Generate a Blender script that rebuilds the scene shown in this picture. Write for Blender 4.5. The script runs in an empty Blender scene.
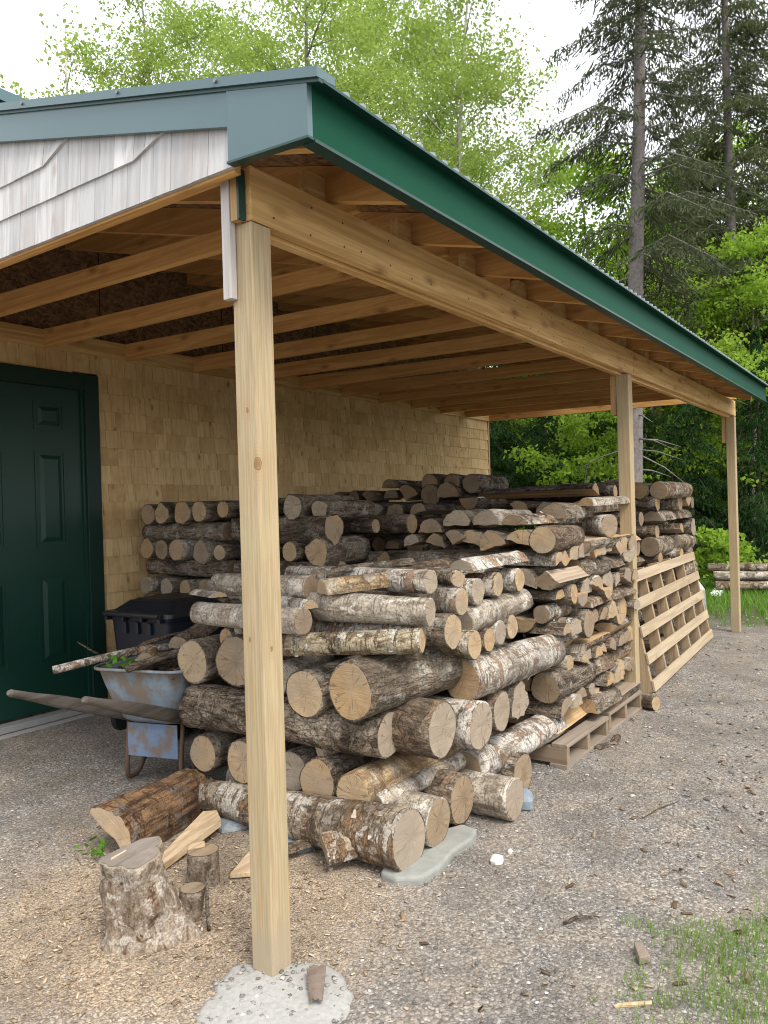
import bpy, math, random
import numpy as np
from mathutils import Vector, Matrix, noise

SC = bpy.context.scene
COL = SC.collection
RAD = math.radians

# ------------------------------------------------------------------ helpers
class MB:
    """collects polygons for ONE mesh object"""
    def __init__(self):
        self.v = []; self.f = []; self.m = []; self.tint = None; self.smooth = False
    def add(self, verts, faces, mi=0):
        b = len(self.v)
        self.v += [tuple(p) for p in verts]
        self.f += [tuple(b + i for i in f) for f in faces]
        self.m += [mi] * len(faces)
        return self
    def box(self, lo, hi, mi=0):
        x0, y0, z0 = lo; x1, y1, z1 = hi
        return self.add([(x0,y0,z0),(x1,y0,z0),(x1,y1,z0),(x0,y1,z0),(x0,y0,z1),(x1,y0,z1),(x1,y1,z1),(x0,y1,z1)],
                        [(0,3,2,1),(4,5,6,7),(0,1,5,4),(1,2,6,5),(2,3,7,6),(3,0,4,7)], mi)
    def hexa(self, p, mi=0):
        return self.add(p, [(0,3,2,1),(4,5,6,7),(0,1,5,4),(1,2,6,5),(2,3,7,6),(3,0,4,7)], mi)
    def bar(self, a, b, w, h, mi=0, up=(0,0,1)):
        """square bar from a to b, width w (sideways) and height h (along up)"""
        a = Vector(a); b = Vector(b); d = (b - a).normalized(); s = d.cross(Vector(up))
        if s.length < 1e-5: s = d.cross(Vector((1,0,0)))
        s.normalize(); u = s.cross(d)
        s *= w/2; u *= h/2
        return self.hexa([a-s-u, a+s-u, b+s-u, b-s-u, a-s+u, a+s+u, b+s+u, b-s+u], mi)
    def tube(self, pts, rad, n=8, mi=0, cap=True):
        pts = [Vector(p) for p in pts]; rings = []; b = len(self.v)
        prev = None
        for i, p in enumerate(pts):
            d = (pts[min(i+1, len(pts)-1)] - pts[max(i-1, 0)]).normalized()
            if prev is None:
                s = d.cross(Vector((0,0,1)))
                if s.length < 1e-3: s = d.cross(Vector((1,0,0)))
            else:
                s = prev - d * prev.dot(d)
            s.normalize(); prev = s; u = d.cross(s)
            r = rad[i] if isinstance(rad, (list, tuple)) else rad
            for k in range(n):
                t = 2*math.pi*k/n
                self.v.append(tuple(p + s*(r*math.cos(t)) + u*(r*math.sin(t))))
        for i in range(len(pts)-1):
            for k in range(n):
                a0 = b+i*n+k; a1 = b+i*n+(k+1) % n
                self.f.append((a0, a1, a1+n, a0+n)); self.m.append(mi)
        if cap:
            self.f.append(tuple(b+k for k in range(n-1, -1, -1))); self.m.append(mi)
            e = b+(len(pts)-1)*n
            self.f.append(tuple(e+k for k in range(n))); self.m.append(mi)
        return self
    def build(self, name, mats, parent=None, smooth=False, loc=None, rot=None, bevel=0):
        me = bpy.data.meshes.new(name)
        me.from_pydata(self.v, [], self.f)
        mats = mats if isinstance(mats, (list, tuple)) else [mats]
        for m in mats: me.materials.append(m)
        me.polygons.foreach_set('material_index', self.m)
        if smooth: me.polygons.foreach_set('use_smooth', [True]*len(self.f))
        if self.tint is not None:
            at = me.attributes.new('tint', 'FLOAT', 'FACE')
            at.data.foreach_set('value', self.tint)
        me.update()
        o = bpy.data.objects.new(name, me); COL.objects.link(o)
        if parent: o.parent = parent
        if loc is not None: o.location = loc
        if rot is not None: o.rotation_euler = rot
        if bevel:
            bv = o.modifiers.new('soft_edges', 'BEVEL'); bv.width = bevel; bv.segments = 2; bv.limit_method = 'ANGLE'
        return o

def quads(name, P, mat, parent=None):
    """P: (n,4,3) array of quads -> one mesh object, fast"""
    P = np.asarray(P, dtype=np.float32); n = len(P)
    me = bpy.data.meshes.new(name)
    me.vertices.add(n*4); me.vertices.foreach_set('co', P.reshape(-1))
    me.loops.add(n*4); me.loops.foreach_set('vertex_index', np.arange(n*4, dtype=np.int32))
    me.polygons.add(n); me.polygons.foreach_set('loop_start', np.arange(0, n*4, 4, dtype=np.int32))
    me.polygons.foreach_set('loop_total', np.full(n, 4, dtype=np.int32))
    me.materials.append(mat); me.update(calc_edges=True); me.validate()
    o = bpy.data.objects.new(name, me); COL.objects.link(o)
    if parent: o.parent = parent
    return o

def polys(name, V, Fq, mat, parent=None):
    """fast mesh from arrays: V (n,3), Fq (m,k) faces of one size"""
    V = np.asarray(V, dtype=np.float32); Fq = np.asarray(Fq, dtype=np.int32); m, k = Fq.shape
    me = bpy.data.meshes.new(name)
    me.vertices.add(len(V)); me.vertices.foreach_set('co', V.reshape(-1))
    me.loops.add(m*k); me.loops.foreach_set('vertex_index', Fq.reshape(-1))
    me.polygons.add(m); me.polygons.foreach_set('loop_start', np.arange(0, m*k, k, dtype=np.int32))
    me.polygons.foreach_set('loop_total', np.full(m, k, dtype=np.int32))
    me.materials.append(mat); me.update(calc_edges=True)
    o = bpy.data.objects.new(name, me); COL.objects.link(o)
    if parent: o.parent = parent
    return o

def tag(o, label=None, cat=None, group=None, kind=None):
    if label: o['label'] = label
    if cat: o['category'] = cat
    if group: o['group'] = group
    if kind: o['kind'] = kind
    return o
def empty(name, loc=(0,0,0), rz=0):
    o = bpy.data.objects.new(name, None); COL.objects.link(o)
    o.location = loc; o.rotation_euler = (0, 0, rz); o.empty_display_size = .1
    return o

# ------------------------------------------------------------------ materials
class NT:
    def __init__(self, name):
        self.mat = bpy.data.materials.new(name); self.mat.use_nodes = True
        self.t = self.mat.node_tree; self.t.nodes.clear()
        self.out = self.n('ShaderNodeOutputMaterial')
    def n(self, typ, **kw):
        nd = self.t.nodes.new(typ)
        for k, v in kw.items(): setattr(nd, k, v)
        return nd
    def l(self, a, b): self.t.links.new(a, b)
    def setin(self, nd, key, val):
        if hasattr(val, 'links') or isinstance(val, bpy.types.NodeSocket): self.l(val, nd.inputs[key])
        else: nd.inputs[key].default_value = val
    def coords(self, rnd=True, scale=(1,1,1)):
        tc = self.n('ShaderNodeTexCoord'); v = tc.outputs['Object']
        if rnd:
            oi = self.n('ShaderNodeObjectInfo'); a = self.n('ShaderNodeVectorMath', operation='SCALE')
            a.inputs[0].default_value = (37.1, 91.7, 53.3); self.l(oi.outputs['Random'], a.inputs['Scale'])
            b = self.n('ShaderNodeVectorMath', operation='ADD'); self.l(v, b.inputs[0]); self.l(a.outputs[0], b.inputs[1]); v = b.outputs[0]
        return v
    def mapped(self, v, scale):
        m = self.n('ShaderNodeMapping'); self.l(v, m.inputs['Vector']); m.inputs['Scale'].default_value = scale; return m.outputs[0]
    def noise(self, v, scale=1., detail=6., rough=.6, dist=0.):
        x = self.n('ShaderNodeTexNoise'); self.l(v, x.inputs['Vector'])
        x.inputs['Scale'].default_value = scale; x.inputs['Detail'].default_value = detail
        x.inputs['Roughness'].default_value = rough; x.inputs['Distortion'].default_value = dist
        return x.outputs['Fac']
    def vor(self, v, scale=1., feature='F1', out='Distance', rnd=1.):
        x = self.n('ShaderNodeTexVoronoi', feature=feature); self.l(v, x.inputs['Vector'])
        x.inputs['Scale'].default_value = scale; x.inputs['Randomness'].default_value = rnd
        return x.outputs[out]
    def ramp(self, f, stops, interp='LINEAR'):
        r = self.n('ShaderNodeValToRGB'); self.l(f, r.inputs[0]); cr = r.color_ramp; cr.interpolation = interp
        while len(cr.elements) < len(stops): cr.elements.new(.5)
        for e, (p, c) in zip(cr.elements, stops):
            e.position = p; e.color = (c, c, c, 1) if isinstance(c, (int, float)) else (*c, 1)
        return r.outputs[0]
    def mix(self, f, a, b, mode='MIX'):
        m = self.n('ShaderNodeMix', data_type='RGBA', blend_type=mode)
        for s, v in ((m.inputs['Factor'], f), (m.inputs[6], a), (m.inputs[7], b)):
            if isinstance(v, bpy.types.NodeSocket): self.l(v, s)
            elif isinstance(v, (int, float)): s.default_value = v if s.type == 'VALUE' else (v, v, v, 1)
            else: s.default_value = (*v, 1)
        return m.outputs[2]
    def math(self, op, a, b=0., c=None):
        m = self.n('ShaderNodeMath', operation=op)
        for i, v in enumerate((a, b, c)):
            if v is None: continue
            if isinstance(v, bpy.types.NodeSocket): self.l(v, m.inputs[i])
            else: m.inputs[i].default_value = v
        return m.outputs[0]
    def bump(self, h, strength=.5, dist=.01, normal=None):
        b = self.n('ShaderNodeBump'); self.l(h, b.inputs['Height']); b.inputs['Strength'].default_value = strength
        b.inputs['Distance'].default_value = dist
        if normal is not None: self.l(normal, b.inputs['Normal'])
        return b.outputs[0]
    def pbsdf(self, col, rough=.8, nrm=None, metal=0., spec=.3):
        p = self.n('ShaderNodeBsdfPrincipled')
        if isinstance(col, bpy.types.NodeSocket): self.l(col, p.inputs['Base Color'])
        else: p.inputs['Base Color'].default_value = (*col, 1)
        if isinstance(rough, bpy.types.NodeSocket): self.l(rough, p.inputs['Roughness'])
        else: p.inputs['Roughness'].default_value = rough
        p.inputs['Metallic'].default_value = metal
        p.inputs['Specular IOR Level'].default_value = spec
        if nrm is not None: self.l(nrm, p.inputs['Normal'])
        self.l(p.outputs[0], self.out.inputs['Surface']); return p
    def objrand(self): return self.n('ShaderNodeObjectInfo').outputs['Random']

def axscale(ax, along, across):
    return tuple(along if a == ax else across for a in 'xyz')

def wood(name, base, dark, ax='x', knots=.5, grain=1., rough=.75, stain=None, tint=.12, across=16., knot_ax=1.6):
    t = NT(name); v = t.coords()
    wob = t.noise(t.mapped(v, axscale(ax, 1.2, 5)), 1, 3)
    g1 = t.noise(t.mapped(v, axscale(ax, .7, across)), 1, 5, .55, 1.4)
    g2 = t.noise(t.mapped(v, axscale(ax, 4, across*8)), 1, 4, .6)
    c = t.mix(t.ramp(g1, [(.40, 0.), (.56, 1.)]), dark, base)
    c = t.mix(t.ramp(g2, [(.35, .35*grain), (.6, 0.)]), c, tuple(x*.7 for x in dark))
    if knots:
        kd = t.vor(t.mapped(v, axscale(ax, knot_ax*1.6, 9.5)), 1, 'F1', 'Distance')
        km = t.ramp(kd, [(.07, 1.), (.12, .6), (.26, 0.)])
        c = t.mix(t.math('MULTIPLY', km, knots), c, (dark[0]*.45, dark[1]*.36, dark[2]*.28))
    big = t.noise(v, 1.3, 3)
    c = t.mix(t.ramp(big, [(.35, .3), (.7, 0.)]), c, stain or tuple(x*.72 for x in base))
    r = t.objrand()
    c = t.mix(t.math('MULTIPLY', r, tint*2), c, tuple(x*.62 for x in base))
    t.pbsdf(c, rough, t.bump(g2, .25, .003), spec=.25)
    return t.mat

def post_wood(name, knots=()):
    t = NT(name); v = t.coords(False); oi = t.objrand()
    off = t.n('ShaderNodeVectorMath', operation='SCALE'); off.inputs[0].default_value = (3.1, 1.7, 9.3); t.l(oi, off.inputs['Scale'])
    s = t.n('ShaderNodeSeparateXYZ'); t.l(v, s.inputs[0])
    wob = t.noise(t.mapped(v, (5, 5, .9)), 1, 3, .55)
    wob2 = t.noise(t.mapped(v, (16, 16, 2.2)), 1, 2, .5)
    kd = t.vor(t.mapped(v, (4.5, 4.5, 1.9)), 1, 'F1', 'Distance')
    kb = t.ramp(kd, [(.0, 1.), (.32, 0.)])
    a = t.math('ADD', s.outputs[0], t.math('MULTIPLY', s.outputs[1], -.7))
    a = t.math('ADD', a, t.math('MULTIPLY', wob, .13)); a = t.math('ADD', a, t.math('MULTIPLY', wob2, .014)); a = t.math('ADD', a, t.math('MULTIPLY', kb, .035))
    rings = t.math('SINE', t.math('MULTIPLY', a, 300.))
    rr = t.ramp(t.math('MULTIPLY_ADD', rings, .5, .5), [(.0, 0.), (.55, 1.)])
    strength = t.ramp(t.noise(t.mapped(v, (9, 9, .8)), 1, 2), [(.36, .3), (.6, .95)])
    fine = t.noise(t.mapped(v, (150, 150, 4)), 1, 4)
    base = t.mix(t.ramp(t.noise(t.mapped(v, (22, 22, .9)), 1, 3), [(.38, 0.), (.62, 1.)]), (.44, .35, .222), (.38, .312, .19))
    c = t.mix(t.math('MULTIPLY', t.math('SUBTRACT', 1., rr), strength), base, (.43, .29, .14))
    c = t.mix(t.ramp(fine, [(.42, .55), (.56, 0.)]), c, (.28, .21, .12))
    c = t.mix(t.ramp(t.noise(v, 2.6, 4), [(.5, 0.), (.7, .35)]), c, (.42, .38, .22))
    for (kx, ky, kz, kr) in knots:
        dv = t.n('ShaderNodeVectorMath', operation='SUBTRACT'); t.l(v, dv.inputs[0]); dv.inputs[1].default_value = (kx, ky, kz)
        dm = t.mapped(dv.outputs[0], (1, 1, .62)); ln = t.n('ShaderNodeVectorMath', operation='LENGTH'); t.l(dm, ln.inputs[0]); L_ = ln.outputs['Value']
        Lw = t.math('MULTIPLY_ADD', t.noise(v, 60, 3), .010, L_)
        halo = t.math('SINE', t.math('MULTIPLY', Lw, 900.)); hm_ = t.ramp(t.math('DIVIDE', Lw, kr*3.4), [(.3, .55), (1., 0.)])
        c = t.mix(t.math('MULTIPLY', hm_, t.math('MULTIPLY_ADD', halo, .5, .5)), c, (.36, .23, .11))
        c = t.mix(t.ramp(t.math('DIVIDE', Lw, kr), [(.65, .9), (1., 0.)]), c, (.25, .135, .06)); c = t.mix(t.ramp(t.math('DIVIDE', Lw, kr), [(.25, .8), (.5, 0.), (.78, 0.), (.9, .7), (1.05, 0.)]), c, (.09, .045, .02))
    h = t.math('SUBTRACT', s.outputs[2], t.math('MULTIPLY', t.noise(v, 9, 3), .22))
    c = t.mix(t.ramp(h, [(-.14, .7), (.10, 0.)]), c, (.33, .27, .19))
    t.pbsdf(c, .72, t.bump(fine, .3, .002), spec=.22)
    return t.mat

def bark(name, c1, c2, c3, furrow=1., patch=.5, lent=0., peel=None, bump=.9, fx=7., fy=26., pscale=9., rough=.92, plate=0., lichen=0.):
    """c1 dark furrow colour, c2 ridge colour, c3 blotches; grain runs along local X"""
    t = NT(name); v = t.coords()
    wv = t.n('ShaderNodeTexNoise'); t.l(v, wv.inputs['Vector']); wv.inputs['Scale'].default_value = 14; wv.inputs['Detail'].default_value = 4
    ws = t.n('ShaderNodeVectorMath', operation='SCALE'); t.l(wv.outputs['Color'], ws.inputs[0]); ws.inputs['Scale'].default_value = .045
    wa = t.n('ShaderNodeVectorMath', operation='ADD'); t.l(v, wa.inputs[0]); t.l(ws.outputs[0], wa.inputs[1]); vw = wa.outputs[0]
    fur = t.noise(t.mapped(v, (fx, fy, fy)), 1, 10, .72, .5)
    c = t.mix(t.ramp(fur, [(.44, 0.), (.53, 1.)]), c1, c2)
    h = t.math('MULTIPLY', fur, furrow)
    pn = t.noise(vw, pscale, 8, .68, .3)
    pm = t.ramp(pn, [(.62-.22*patch, 0.), (.66-.22*patch, 1.)])
    c = t.mix(t.math('MULTIPLY', pm, .85), c, c3)
    h = t.math('MULTIPLY_ADD', pm, .25, h)
    if plate:
        ed = t.vor(t.mapped(vw, (fx*1.6, fy*1.5, fy*1.5)), 1, 'DISTANCE_TO_EDGE', 'Distance')
        em = t.ramp(ed, [(.02, 1.), (.16, 0.)])
        c = t.mix(t.math('MULTIPLY', em, plate), c, tuple(x*.35 for x in c1)); h = t.math('SUBTRACT', h, t.math('MULTIPLY', em, plate*.9))
    if lent:
        ln = t.noise(t.mapped(v, (105, 9, 9)), 1, 4, .6, .2)
        lm = t.ramp(ln, [(.58, 0.), (.62, lent)])
        c = t.mix(lm, c, tuple(x*.16 for x in c2)); h = t.math('SUBTRACT', h, t.math('MULTIPLY', lm, .25))
        kn = t.noise(vw, 5.5, 5, .7); km = t.ramp(kn, [(.60, 0.), (.65, .9)])
        c = t.mix(km, c, (.055, .045, .038))
    if peel:
        pp = t.noise(t.mapped(vw, (15, 5, 5)), 1, 7, .66, .8)
        pk = t.ramp(pp, [(.555, 0.), (.575, 1.)])
        c = t.mix(t.math('MULTIPLY', pk, .9), c, peel); h = t.math('SUBTRACT', h, t.math('MULTIPLY', pk, .5))
        ek = t.ramp(t.math('ABSOLUTE', t.math('SUBTRACT', pp, .565)), [(.0, .7), (.012, 0.)]); c = t.mix(ek, c, (.08, .055, .04))
    if lichen:
        ln2 = t.noise(v, 17, 6, .7); c = t.mix(t.ramp(ln2, [(.58, 0.), (.62, lichen)]), c, (.42, .45, .38))
    fine = t.noise(v, 95, 6, .75)
    c = t.mix(t.ramp(fine, [(.40, .6), (.53, 0.)]), c, tuple(x*.38 for x in c1))
    c = t.mix(t.ramp(fine, [(.55, 0.), (.66, .16)]), c, tuple(min(.8, x*1.4) for x in c2))
    dk = t.noise(vw, 4.2, 6, .65)
    c = t.mix(t.ramp(dk, [(.36, .65), (.52, 0.)]), c, tuple(x*.42 for x in c1))
    c = t.mix(t.math('MULTIPLY', t.objrand(), .25), c, tuple(x*.6 for x in c1))
    h = t.math('MULTIPLY_ADD', fine, .35, h)
    t.pbsdf(c, rough, t.bump(h, bump, .028), spec=.12)
    return t.mat

def endgrain(name, base, ring, crack=1., heart=None, dirt=.3):
    """sawn face across the grain; the log's axis is local X"""
    t = NT(name); tc = t.n('ShaderNodeTexCoord'); v0 = tc.outputs['Object']; v = t.coords()
    s = t.n('ShaderNodeSeparateXYZ'); t.l(v0, s.inputs[0])
    y, z = s.outputs[1], s.outputs[2]
    wob = t.noise(t.mapped(v, (0, 9, 9)), 1, 3, .5)
    y2 = t.math('ADD', y, .011); z2 = t.math('SUBTRACT', z, .007)
    rad = t.math('SQRT', t.math('ADD', t.math('MULTIPLY', y2, y2), t.math('MULTIPLY', z2, z2)))
    radw = t.math('MULTIPLY_ADD', wob, .03, rad)
    rings = t.math('SINE', t.math('MULTIPLY', radw, 900.))
    ang = t.math('ARCTAN2', z2, y2)
    cv = t.n('ShaderNodeCombineXYZ'); t.l(t.math('MULTIPLY', ang, 1.25), cv.inputs[0]); t.l(t.math('MULTIPLY', rad, 2.5), cv.inputs[1])
    t.l(t.math('MULTIPLY', t.objrand(), 77.), cv.inputs[2])
    cn = t.noise(cv.outputs[0], 1.9, 2, .45)
    cr = t.math('ABSOLUTE', t.math('SUBTRACT', cn, .5))
    wid = t.math('MULTIPLY_ADD', rad, -.06, .016)
    cm = t.ramp(t.math('SUBTRACT', cr, t.math('MAXIMUM', wid, .004)), [(.0, 1.), (.008, 0.)])
    fade = t.ramp(t.noise(v, 11, 3), [(.40, .15), (.50, 1.)])
    c = t.mix(t.math('MULTIPLY_ADD', rings, .5, .5), base, ring)
    mot = t.noise(v, 22, 6, .65)
    c = t.mix(t.ramp(mot, [(.38, .6), (.62, 0.)]), c, tuple(x*.62 for x in base))
    if heart:
        hm = t.ramp(t.math('MULTIPLY_ADD', wob, .035, rad), [(.035, .8), (.065, 0.)])
        c = t.mix(hm, c, heart)
    rv = t.math('MULTIPLY', t.objrand(), .5)
    c = t.mix(rv, c, (base[0]*.72, base[1]*.70, base[2]*.70))
    c = t.mix(t.math('MULTIPLY', cm, t.math('MULTIPLY', fade, crack*.62)), c, (.075, .05, .033))
    sp = t.noise(t.mapped(v, (1, 5, 60)), 1, 5, .7, .5)
    c = t.mix(t.ramp(sp, [(.46, 0.), (.62, dirt)]), c, tuple(x*.5 for x in base))
    c = t.mix(t.ramp(t.noise(v, 7, 4), [(.5, 0.), (.68, .55)]), c, (base[0]*.55, base[1]*.53, base[2]*.52))
    saw = t.noise(t.mapped(v, (1, 6, 190)), 1, 2)
    c = t.mix(t.ramp(saw, [(.42, .4), (.56, 0.)]), c, tuple(x*.62 for x in base))
    edge = t.noise(v, 3.2, 4, .6); c = t.mix(t.ramp(edge, [(.48, 0.), (.62, .5)]), c, (.27, .23, .185))
    t.pbsdf(c, .9, t.bump(t.math('SUBTRACT', saw, t.math('MULTIPLY', cm, .8)), .35, .004), spec=.12)
    return t.mat

def plain(name, col, rough=.5, metal=0., spec=.4, nscale=30., var=.25, bumpk=.1, dirt=None, dscale=4., dth=.55):
    t = NT(name); v = t.coords()
    nn = t.noise(v, nscale, 5)
    c = t.mix(t.ramp(nn, [(.35, var), (.65, 0.)]), col, tuple(x*.6 for x in col))
    if dirt: c = t.mix(t.ramp(t.noise(v, dscale, 7, .65), [(dth, 0.), (dth+.12, .9)]), c, dirt)
    t.pbsdf(c, rough, t.bump(nn, bumpk, .004), metal, spec)
    return t.mat

def leafmat(name, a, b, trans=.45):
    t = NT(name); v = t.coords(False)
    nn = t.noise(v, .9, 3); n2 = t.noise(v, 9, 2)
    c = t.mix(t.ramp(nn, [(.35, 0.), (.65, 1.)]), a, b)
    c = t.mix(t.ramp(n2, [(.35, .5), (.65, 0.)]), c, tuple(x*.5 for x in a))
    c = t.mix(t.math('MULTIPLY', t.objrand(), .35), c, tuple(x*.6 for x in a))
    d = t.n('ShaderNodeBsdfDiffuse'); t.l(c, d.inputs[0])
    tr = t.n('ShaderNodeBsdfTranslucent'); t.l(c, tr.inputs[0])
    m = t.n('ShaderNodeMixShader'); m.inputs[0].default_value = trans
    t.l(d.outputs[0], m.inputs[1]); t.l(tr.outputs[0], m.inputs[2]); t.l(m.outputs[0], t.out.inputs['Surface'])
    return t.mat

def shingle_mat(name, c1, c2, dark, ax='z'):
    t = NT(name); v = t.coords(False)
    a = t.n('ShaderNodeAttribute'); a.attribute_name = 'tint'; f = a.outputs['Fac']
    off = t.n('ShaderNodeVectorMath', operation='SCALE'); off.inputs[0].default_value = (31, 17, 53); t.l(f, off.inputs['Scale'])
    ad = t.n('ShaderNodeVectorMath', operation='ADD'); t.l(v, ad.inputs[0]); t.l(off.outputs[0], ad.inputs[1]); v2 = ad.outputs[0]
    g = t.noise(t.mapped(v2, axscale(ax, 2.5, 45)), 1, 5, .6)
    c = t.mix(f, c1, c2)
    c = t.mix(t.ramp(g, [(.38, .5), (.56, 0.)]), c, tuple(x*.74 for x in c1))
    kd = t.vor(t.mapped(v2, axscale(ax, 5, 9)), 1)
    c = t.mix(t.ramp(kd, [(.06, .85), (.17, 0.)]), c, dark)
    st = t.noise(v2, 5, 4)
    c = t.mix(t.ramp(st, [(.5, 0.), (.72, .45)]), c, dark)
    t.pbsdf(c, .85, t.bump(g, .3, .004), spec=.15)
    return t.mat

M = {}
KNOTS = [(0, .038, 1.73, .011), (.004, .004, 1.565, .019), (0, .055, 1.03, .010), (.035, 0, 1.0, .011)]
M['post'] = post_wood('treated_post_wood'); M['post_knotty'] = post_wood('knotty_treated_post_wood', KNOTS)
M['beam'] = wood('beam_wood', (.76, .51, .225), (.50, .29, .10), 'x', .9, 1.4, knot_ax=2.4)
M['joist'] = wood('joist_wood', (.76, .44, .165), (.52, .265, .08), 'y', .85, 1.3, knot_ax=2.4)
M['board_z'] = wood('board_upright', (.55, .36, .17), (.40, .24, .10), 'z', .5)
M['old_board'] = wood('weathered_board', (.58, .55, .52), (.40, .37, .35), 'z', .3)
M['pallet_new'] = wood('pallet_pale_wood', (.50, .40, .27), (.36, .27, .17), 'x', .4, tint=.1)
M['stringer'] = wood('pallet_stringer_wood', (.44, .325, .20), (.29, .20, .115), 'z', .2)
M['pallet_old'] = wood('pallet_weathered_wood', (.34, .28, .22), (.22, .17, .125), 'x', .3, tint=.3)
M['pallet_old_y'] = wood('pallet_weathered_wood_across', (.33, .25, .17), (.21, .15, .1), 'y', .3, tint=.3)
M['handle'] = wood('grey_handle_wood', (.14, .122, .105), (.08, .068, .058), 'x', .15, tint=.0, rough=.85)
M['split'] = wood('split_wood', (.56, .38, .20), (.38, .23, .11), 'x', .15, 1.3, .9, tint=.25, across=30.)
M['split_red'] = wood('split_red_wood', (.62, .34, .19), (.47, .20, .09), 'x', .1, 1.2, .85, tint=.0, across=18.)
M['split_grey'] = wood('split_grey_wood', (.42, .33, .24), (.27, .20, .14), 'x', .15, 1.3, .9, tint=.3, across=30.)
M['slab'] = wood('pale_split_slab', (.60, .46, .30), (.42, .29, .17), 'x', .2, 1.2, .9, tint=.1, across=30.)
M['rotten'] = wood('red_brown_split_wood', (.43, .255, .13), (.12, .065, .04), 'x', .5, 1.5, .9, stain=(.13, .085, .06), tint=.0, across=26.)
M['end'] = endgrain('sawn_end_fresh', (.56, .415, .25), (.45, .32, .18), 1.1, (.36, .245, .14), .45)
M['end_grey'] = endgrain('sawn_end_grey', (.45, .37, .275), (.35, .28, .20), 1.1, None, .55)
M['end_orange'] = endgrain('sawn_end_tan', (.53, .365, .195), (.425, .275, .14), 1.1, (.48, .335, .195), .45)
M['end_brown'] = endgrain('sawn_end_brown', (.38, .285, .185), (.295, .21, .13), 1.1, (.21, .145, .09), .5)
B = {}
B['birch'] = bark('white_birch_bark', (.23, .18, .135), (.63, .575, .49), (.77, .725, .655), .35, .6, .9, (.37, .23, .14), .7)
B['paper'] = bark('peeling_birch_bark', (.18, .125, .08), (.51, .42, .31), (.74, .68, .59), .6, .5, .7, (.33, .20, .11), 1.)
B['yellow'] = bark('curly_yellow_birch_bark', (.24, .18, .10), (.58, .49, .345), (.72, .67, .57), .6, .42, .85, (.27, .18, .105), 1.)
B['silver'] = bark('smooth_silver_bark', (.24, .195, .145), (.48, .42, .335), (.68, .625, .54), .35, .48, .6, None, .6)
B['maple'] = bark('grey_lichen_bark', (.16, .12, .085), (.41, .335, .25), (.62, .565, .47), .9, .46, 0, None, 1., plate=.2, lichen=.8)
B['rough'] = bark('deep_rough_bark', (.11, .08, .056), (.44, .35, .26), (.70, .59, .45), 1.5, .42, 0, (.50, .40, .28), 1., 9, 24, 6, plate=.4)
B['dark'] = bark('dark_bark', (.11, .083, .06), (.36, .285, .215), (.57, .515, .44), 1., .34, .0, None, 1., plate=.25, lichen=.5)
B['brown'] = bark('brown_bark', (.14, .098, .068), (.40, .305, .22), (.55, .475, .39), 1.1, .32, 0, (.40, .27, .17), 1., plate=.2)
B['golden'] = bark('golden_peeled_bark', (.25, .165, .09), (.56, .425, .255), (.54, .48, .40), .5, .4, 0, (.30, .18, .09), .7, 4, 30)
B['old'] = bark('old_dark_bark', (.055, .042, .034), (.20, .16, .13), (.34, .31, .27), 1., .3, .0, None, 1., plate=.25, lichen=.25)  # darkened bark: the shade of the back stacks is put into the colour
B['redpeel'] = bark('red_brown_torn_bark', (.12, .07, .045), (.46, .28, .15), (.36, .32, .285), 1.3, .34, 0, (.20, .115, .07), 1., 2.5, 26, 5)
TREEBARK = {}
TREEBARK['birch'] = plain('standing_birch_bark', (.50, .47, .43), .9, 0, .1, 14., .8, .3, (.10, .09, .08), 6., .56)
TREEBARK['grey'] = plain('grey_tree_bark', (.24, .215, .20), .95, 0, .1, 22., .9, .9, (.10, .085, .07), 9., .55)
TREEBARK['dark'] = plain('dark_tree_bark', (.10, .085, .07), .95, 0, .1, 22., .9, .9)
M['osb'] = None
def osb():
    t = NT('strand_board'); v = t.coords(False)
    wn = t.n('ShaderNodeTexNoise'); t.l(v, wn.inputs['Vector']); wn.inputs['Scale'].default_value = 9; ws = t.n('ShaderNodeVectorMath', operation='SCALE'); t.l(wn.outputs['Color'], ws.inputs[0]); ws.inputs['Scale'].default_value = .12
    wa = t.n('ShaderNodeVectorMath', operation='ADD'); t.l(v, wa.inputs[0]); t.l(ws.outputs[0], wa.inputs[1]); vw = wa.outputs[0]
    def strands(rot, sc):
        m = t.n('ShaderNodeMapping'); t.l(vw, m.inputs['Vector']); m.inputs['Rotation'].default_value = rot; m.inputs['Scale'].default_value = sc
        s_ = t.n('ShaderNodeSeparateColor'); t.l(t.vor(m.outputs[0], 1, 'F1', 'Color'), s_.inputs[0]); return s_.outputs[0]
    f = t.math('MULTIPLY_ADD', strands((.5, .4, .6), (14, 62, 62)), .4, t.math('MULTIPLY', strands((-.7, .3, -.5), (62, 15, 62)), .35))
    f = t.math('MULTIPLY_ADD', t.noise(v, 45, 5, .7), .3, f)
    c = t.ramp(f, [(.22, (.095, .052, .027)), (.5, (.20, .118, .062)), (.8, (.32, .20, .11))])
    t.pbsdf(c, .75, t.bump(f, .3, .003), spec=.2); return t.mat
M['osb'] = osb()
M['cedar'] = shingle_mat('cedar_shingle', (.58, .40, .19), (.72, .53, .275), (.30, .17, .07))
M['grey_shingle'] = shingle_mat('weathered_white_shingle', (.42, .415, .41), (.60, .59, .58), (.40, .345, .31))
M['green'] = plain('dark_green_coated_metal', (.006, .064, .035), .55, 0, .07, 3., .2, .12)
M['green_dark'] = plain('green_metal_drip_edge', (.008, .045, .036), .4, 0, .5, 3., .1, .05)
M['bluegrey'] = plain('blue_grey_coated_metal', (.075, .135, .145), .34, 0, .55, 3., .15, .06)  # gable fascia is green metal; its sky reflection is put into this colour
M['roofmetal'] = plain('roof_metal', (.12, .17, .18), .35, 0, .5, 5., .2, .05)
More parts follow.
